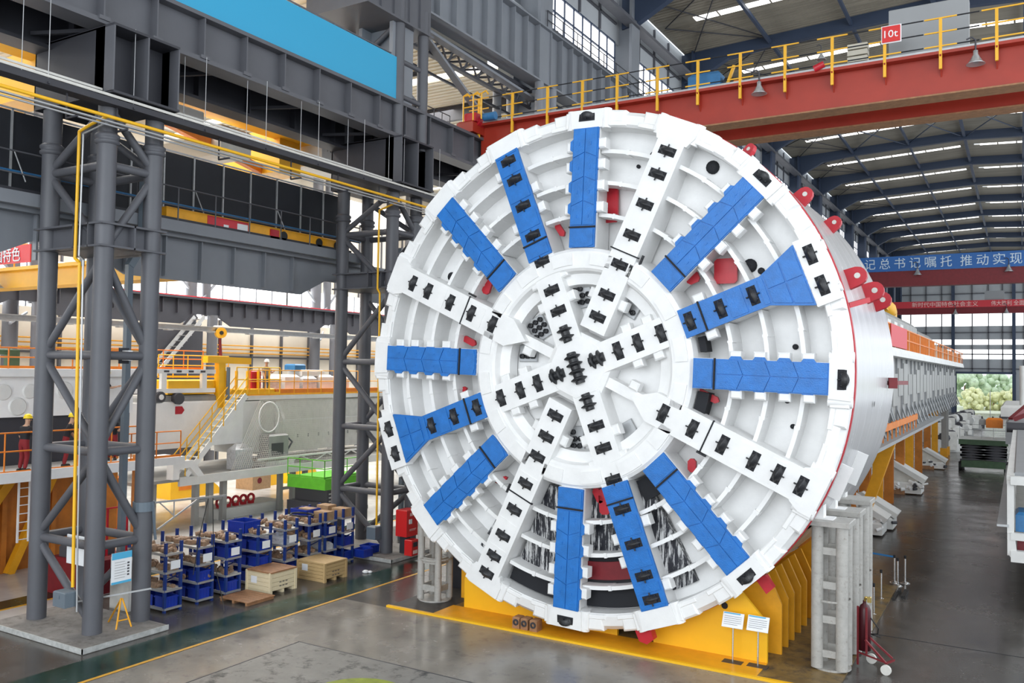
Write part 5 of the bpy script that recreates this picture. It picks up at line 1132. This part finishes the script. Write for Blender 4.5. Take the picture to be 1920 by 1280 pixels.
# deck machine with railing and grey body under a net
dk = thing('machine_deck', 'grey white machine block with orange rail deck behind the net', 'machine', (-27, 15, 2.8))
MB().box(-30,-25.6,9.8,24,6.35,6.6).build('deck', 'white2', dk); rails(dk, [(-25.7,10.2,6.6),(-25.7,24,6.6)], 1.45, 'deepyellow', 1.15); MB().box(-26.2,-25.7,12.2,24,6.65,6.95).build('orange_kick_panel', 'orange', dk)
MB().cbox(-30,-26.0,11.2,24,3.2,6.3,.08).build('body', 'offwhite', dk); MB().cbox(-29,-26.3,10.0,11.2,3.6,6.2,.08).build('front_block', 'white2', dk)
MB().prism([(-26,12.6,6.2),(-25.5,12.6,5.2),(-25.5,12.6,5.0),(-26,12.6,5.0)], (0,.2,0)).box(-26,-25.9,12.4,12.7,3.2,6.2).box(-26,-25.95,13,24,5.05,5.12).build('body_rib', 'white2', dk)
for k in range(9): MB().box(-26,-25.97,13.4+.9*k,13.5+.9*k,4.0,4.2).build('clip', 'greymachine', dk)
for k, m in enumerate(('wrap','white2','wrap','white2','offwhite')): MB().cbox(-27.6,-26.2,11.9+1.5*k,13.1+1.5*k,6.6,7.7+.1*(k % 2),.15).build('deck_bundle', m, dk)
MB().cbox(-27.5,-26.6,14.6,15.5,8.0,8.45,.08).build('blue_motor', 'motorblue', dk); MB().cbox(-27.6,-26.4,15.0,17.0,7.7,8.1,.1).build('white_cover', 'white2', dk)
lo = thing('lower_platform', 'grey lower platform edge carrying the netted machine', 'platform', (-25, 10, 2.5)); MB().box(-30,-24.4,2.2,26,2.45,2.6).build('deck', 'greymachine', lo); MB().box(-24.5,-24.35,4.6,26,2.2,2.65).build('deck_edge', 'white2', lo); MB().box(-23.5,-22.0,-1.2,3.0,3.65,4.0).build('side_beam', 'white', lo)
MB().prism([(-24.6,4.0,2.6),(-24.6,4.35,2.6),(-24.6,4.4,3.1),(-24.6,5.0,3.15),(-24.6,5.5,2.65),(-24.6,5.9,2.65),(-24.6,5.2,3.5),(-24.6,4.0,3.5)], (.5,0,0)).build('hook_bracket', 'white', lo); MB().beam((-24.5,9.8,3.1),(-24.5,24,3.1),.1,.1).build('rail_bar', 'white2', lo)
for k in range(5): MB().beam((-24.5,12+2.2*k,2.65),(-24.5,13.1+2.2*k,3.1),.06,.06).beam((-24.5,13.1+2.2*k,3.1),(-24.5,14.2+2.2*k,2.65),.06,.06).build('rail_truss', 'white2', lo)
rails(lo, [(-22.1,-1.1,4.0),(-22.1,2.8,4.0)], 1.2)
for y, ws in ((2.6,.3),(3.5,.3),(6.1,.28),(7.0,.28),(7.9,.28),(12.0,.26),(13.0,.26),(14.0,.26),(19,.26)):
    MB().beam((-25.0,y,0),(-25.0,y,2.45),ws,ws).build('column_leg', 'greymachine', lo)
for ya, yb in ((6.1,7.9),(12,14)): MB().box(-25.1,-24.9,ya,yb,1.15,1.3).build('tie_plate', 'greymachine', lo)
# net: fine real strands
nt = thing('safety_net', 'fine pale safety net draped before the grey machine block', 'net', (-24.7, 12, 2.6)); mb = MB()
def netp(u, v): return Vector((-24.75-.7*v+.12*math.sin(6*u), 8.2+2.6*v*(1-u)+8.6*u, 2.65+3.75*v))
N1, N2 = 60, 34
for i in range(N1+1):
    for j_ in range(0, N2, 2): mb.beam(netp(i/N1, j_/N2), netp(i/N1, (j_+2)/N2), .018, .018)
for j_ in range(N2+1):
    for i in range(0, N1, 2): mb.beam(netp(i/N1, j_/N2), netp((i+2)/N1, j_/N2), .018, .018)
o = mb.build('net_strands', 'net', nt); o['kind'] = 'stuff'
rg = MB()
for k in range(24): a = k/24*2*PI; b = (k+1)/24*2*PI; rg.tube((-24.95,11.0+.75*math.cos(a),5.4+.85*math.sin(a)),(-24.95,11.0+.75*math.cos(b),5.4+.85*math.sin(b)),.04,5)
rg.build('ring', 'white', nt)
tag(MB().cbox(-25.6,-24.9,8.6,9.8,2.62,4.0,.3).build('wrapped_bundle', 'wrap'), 'plastic wrapped bundle on the lower platform behind the net', 'bundle')
gp = thing('power_unit', 'small grey power unit on the lower platform under the round net ring', 'machine', (-25.2, 11.5, 2.62)); MB().cbox(-25.7,-24.8,10.9,12.4,2.9,4.4,.1).build('housing', 'greymachine', gp); MB().box(-24.8,-24.78,11.1,12.0,3.2,3.9).build('opening', 'inkdark', gp); MB().path([(-24.9,12.4,3.4),(-24.8,12.7,3.9),(-24.9,12.4,4.2)], .05, 6).build('pipe', 'steel', gp); MB().box(-25.8,-24.7,10.6,12.8,2.62,2.9).build('base', 'white2', gp)
# green scissor lift, yellow parts and crate on the far floor
gl = thing('scissor_lift', 'bright green scissor lift basket under the netted machine', 'lift', (-22, 12.5, 0)); MB().box(-23.4,-20.6,11.0,14.6,1.6,2.2).build('basket', 'green', gl); rails(gl, [(-20.65,11,2.2),(-20.65,14.6,2.2)], 1.0, 'green', .9); rails(gl, [(-23.4,11,2.2),(-20.65,11,2.2)], 1.0, 'green', .9); MB().box(-23.2,-20.8,11.4,14.6,.3,1.6).build('scissor_pack', 'inkdark', gl); MB().box(-23.3,-20.7,10.9,11.4,.1,.9).build('chassis', 'steeldark', gl)
for y in (11.3,14.2): MB().tube((-20.9,y,.3),(-20.5,y,.3),.3,12).build('wheel', 'rubber', gl)
for k in range(5): MB().box(-20.78,-20.72,11.5,11.9,.5+.2*k,.58+.2*k).build('step', 'lampgrey', gl)
y_ = thing('yellow_cradle', 'yellow cradle block lying on the far left hall floor', 'cradle', (-34, 13, 0)); MB().prism([(-35,10.8,0),(-35,14.8,0),(-35,14.4,.5),(-35,13,1.5),(-35,10.8,1.6)], (2,0,0)).build('block', 'yellow', y_); MB().box(-33,-32.98,11.4,12.6,.5,1.1).build('recess', 'orange', y_)
for k, (yy, ht) in enumerate(((18.5,1.2),(20.4,1.3),(22.2,1.1))): tag(MB().prism([(-34.6,yy,0),(-34.6,yy+1.5,0),(-34.6,yy+1.0,ht),(-34.6,yy+.5,ht)], (1.6,0,0)).build('yellow_wedge', 'yellow'), ('left','middle','right')[k]+' yellow wedge block on the far left hall floor', 'wedge', 'yellow wedges on the far floor')
pc = thing('packing_crate', 'pinkish brown packing crate on the far left hall floor', 'crate', (-33, 18.3, 0)); MB().cbox(-33.8,-32.2,16.6,18.2,0,1.2,.02).build('box', 'cardboard', pc); MB().lathe([(.001,.01),(.2,.01)], (-32.2,17.2,.6), (1,0,0), 16).build('round_mark', 'darkred', pc)
for k in range(5):
    t = MB()
    for q in range(14): a = q/14*2*PI; b = (q+1)/14*2*PI; t.tube((-25.6,8.2+.55*k+.22*math.cos(a),.85+.22*math.sin(a)),(-25.6,8.2+.55*k+.22*math.cos(b),.85+.22*math.sin(b)),.07,6)
    t.box(-25.7,-25.5,8.05+.55*k,8.35+.55*k,.55,.7); tag(t.build('red_shackle', 'red'), 'red ring shackle behind the racks, '+('first','second','third','fourth','fifth')[k]+' from the left', 'shackle', 'red shackles in a row')
tag(MB().cbox(-27,-25.2,7.8,12.5,0,.55,.05).build('white_slab', 'white2'), 'white slab on the left hall floor under the red shackles', 'slab')
# red and dark machinery seen between the near column legs
rm = thing('red_machine', 'dark red machine between the near column legs', 'machine', (-17.5, -4.5, 0)); MB().cbox(-18.6,-16.6,-5.6,-3.6,0,1.3,.1).build('body', 'darkred', rm); MB().cbox(-18.2,-17,-5.4,-4,1.3,1.7,.05).build('engine', 'inkdark', rm)
for y in (-5.4,-4.4,-3.6): MB().beam((-16.9,y,1.3),(-16.9,y,3.0),.06,.06).build('red_post', 'red', rm)
MB().beam((-16.9,-5.4,2.2),(-16.9,-3.6,2.2),.05,.05).beam((-16.9,-5.4,3.0),(-16.9,-3.6,3.0),.05,.05).build('red_rail', 'red', rm)
oc = thing('orange_column', 'orange painted steel column behind the near lattice column', 'column', (-24.8, 2, 0)); MB().cbox(-25.2,-24.4,.7,1.6,0,3.0,.04).build('shaft', 'orange', oc); MB().box(-24.4,-24.38,1.0,1.3,2.1,2.5).build('stencil', 'paper', oc)

# ================================================================ people at work on the platforms
def skinned(name, V, E, m, parent, sub=2):
    me = bpy.data.meshes.new(name); me.from_pydata([v[0] for v in V], E, []); o = bpy.data.objects.new(name, me); C.objects.link(o)
    md = o.modifiers.new('s', 'SKIN'); md.use_smooth_shade = True; sb_ = o.modifiers.new('d', 'SUBSURF'); sb_.levels = sub; sb_.render_levels = sub
    for i, v in enumerate(V): me.skin_vertices[0].data[i].radius = (v[1], v[1] if len(v) < 3 else v[2]); me.skin_vertices[0].data[i].use_root = (i == 0)
    dg = bpy.context.evaluated_depsgraph_get(); dg.update(); m2 = bpy.data.meshes.new_from_object(o.evaluated_get(dg)); bpy.data.objects.remove(o)
    m2.materials.clear(); m2.materials.append(MAT[m]); 
    for p in m2.polygons: p.use_smooth = True
    return put(name, m2, parent)
def person(lab, loc, rz, arms, shirt, pants, hat, lean=0.0, knee=0.0):
    t = thing('person', lab, 'person', loc, rz); t.scale = (1.12,)*3; L = lean    # faces -y
    pel = (0, 0, .95-knee*.25); ch_ = (0, -L*.45, 1.33-knee*.25-abs(L)*.06); nk = (0, -L*.62, 1.50-knee*.25-abs(L)*.12); hd = (0, -L*.72-.02, 1.66-knee*.25-abs(L)*.14)
    V = [(pel,.17,.125), ((0,-L*.22,1.13-knee*.25),.155,.115), (ch_,.185,.125), (nk,.062,.062), ((hd[0],hd[1],hd[2]-.03),.07,.08), ((hd[0],hd[1],hd[2]+.07),.078,.095)]
    E = [(0,1),(1,2),(2,3),(3,4),(4,5)]; hands = []
    sl = []
    for s, (el, wr) in zip((-1, 1), arms):
        sh_ = (s*.19, ch_[1], ch_[2]+.07); k = len(V)
        P = lambda d: (sh_[0]+d[0]*1, sh_[1]+d[1], sh_[2]+d[2])
        e_, w_ = P(el), P(wr); V += [(sh_,.078),(e_,.05),(w_,.032)]; E += [(2,k),(k,k+1),(k+1,k+2)]; hands.append((Vector(e_), Vector(w_))); sl.append((sh_, e_))
    legs = []
    for s in (-1, 1):
        k = len(V); hp_ = (s*.10, 0, pel[2]-.06); kn = (s*.11, -.05-knee*.25, .50-knee*.08); an = (s*.11, .03, .09); V += [(hp_,.105),(kn,.08),(an,.062)]; E += [(0,k),(k,k+1),(k+1,k+2)]; legs.append((hp_,kn,an))
    b = skinned('body', V, E, 'skin', t, 2); bm_ = b.data; bm_.materials.append(MAT[shirt]); bm_.materials.append(MAT[pants])
    def kind(c):                                     # clothing follows the limb each face belongs to
        best = None
        for a_, b_, kd in segs:
            A, B = Vector(a_), Vector(b_); f_ = max(0, min(1, (c-A).dot(B-A)/max(1e-6, (B-A).length_squared))); d = (c-A-(B-A)*f_).length
            if best is None or d < best[0]: best = (d, kd)
        return best[1]
    mid = lambda a_, b_, f_: tuple(a_[i]+(b_[i]-a_[i])*f_ for i in range(3))
    segs = [(pel,mid(pel,ch_,.12),2),(mid(pel,ch_,.2),ch_,1),(ch_,mid(ch_,nk,.6),1),(nk,hd,0),(hd,(hd[0],hd[1],hd[2]+.1),0)]
    for (s_, e_), (e2, w_) in zip(sl, hands): segs += [(ch_,s_,1),(s_,mid(s_,e_,.8),1),(mid(s_,e_,.95),tuple(w_),0)]
    for hp_, kn, an in legs: segs += [(pel,hp_,2),(hp_,kn,2),(kn,an,2)]
    for p in bm_.polygons: p.material_index = kind(p.center)
    mb = MB(); mb.tube((hd[0],hd[1]-.09,hd[2]+.035),(hd[0],hd[1]-.125,hd[2]),.012,6,.02)
    for s in (-1, 1): mb.ball((hd[0]+s*.035,hd[1]-.088,hd[2]+.04),.012,6,4); mb.ball((hd[0]+s*.085,hd[1]+.01,hd[2]+.02),.025,6,4)
    for e_, w_ in hands:
        d = (w_-e_).normalized(); a = d.orthogonal().normalized(); c = w_+d*.06; mb.tube(w_-d*.01, c, .03, 8, .036)
        for q, ln in enumerate((.06,.075,.08,.07)): o_ = c+a*(.024*(q-1.5)); mb.tube(o_, o_+d*ln*.6, .011, 5); mb.tube(o_+d*ln*.6, o_+d*ln+d.cross(a)*.02, .010, 5, .007)
        o_ = w_+d*.025+a*.03; mb.tube(o_, o_+a*.03+d*.035, .012, 5, .009)
    mb.build('face_and_hands', 'skin', t, world=False)
    for hp_, kn, an in legs: MB().cbox(an[0]-.05,an[0]+.05,an[1]-.2,an[1]+.08,0,.1,.03).build('shoe', 'rubber', t, world=False)
    c = (hd[0], hd[1], hd[2]+.075); MB().lathe([(.125,0),(.13,.02),(.12,.08),(.08,.13),(.001,.15)], c, (0,0,1), 16).lathe([(.12,0),(.16,-.005),(.16,.005),(.12,.015)], (c[0],c[1]-.02,c[2]), (0,0,1), 16).build('helmet', hat, t, world=False)
down = ((0,-.08,-.28),(0,-.25,-.5)); fwd_ = ((.0,-.2,-.24),(.0,-.45,-.18)); out_l = ((-.12,-.05,-.27),(-.16,-.22,-.48)); out_r = ((.12,-.05,-.27),(.16,-.22,-.48))
person('worker in black shirt and dark red trousers with yellow helmet leaning on the left rail', (-19.2,-6.25,4.35), math.radians(190), (out_l,out_r), 'shirtblack', 'trousersred', 'helmet', .15)
person('worker in black shirt behind the gas pipe bending over the left platform', (-19.4,-4.55,4.35), math.radians(150), (fwd_,down), 'shirtblack', 'trousersred', 'helmet', .25)
person('worker in dark shirt and yellow helmet with face turned, low beside the box post', (-20.2,-2.05,4.36), math.radians(60), (fwd_,fwd_), 'shirtblack', 'trousersred', 'helmet', .2, .3)
person('worker in dark shirt and red trousers standing high beside the white beam', (-20.9,-2.15,6.0), math.radians(120), (down,fwd_), 'shirtblack', 'trousersred', 'helmet', .2)
person('person in grey top and jeans standing on the machine deck', (-26.0,11.7,6.6), math.radians(70), (down,fwd_), 'shirtgrey', 'jeans', 'helmetwhite', .0)
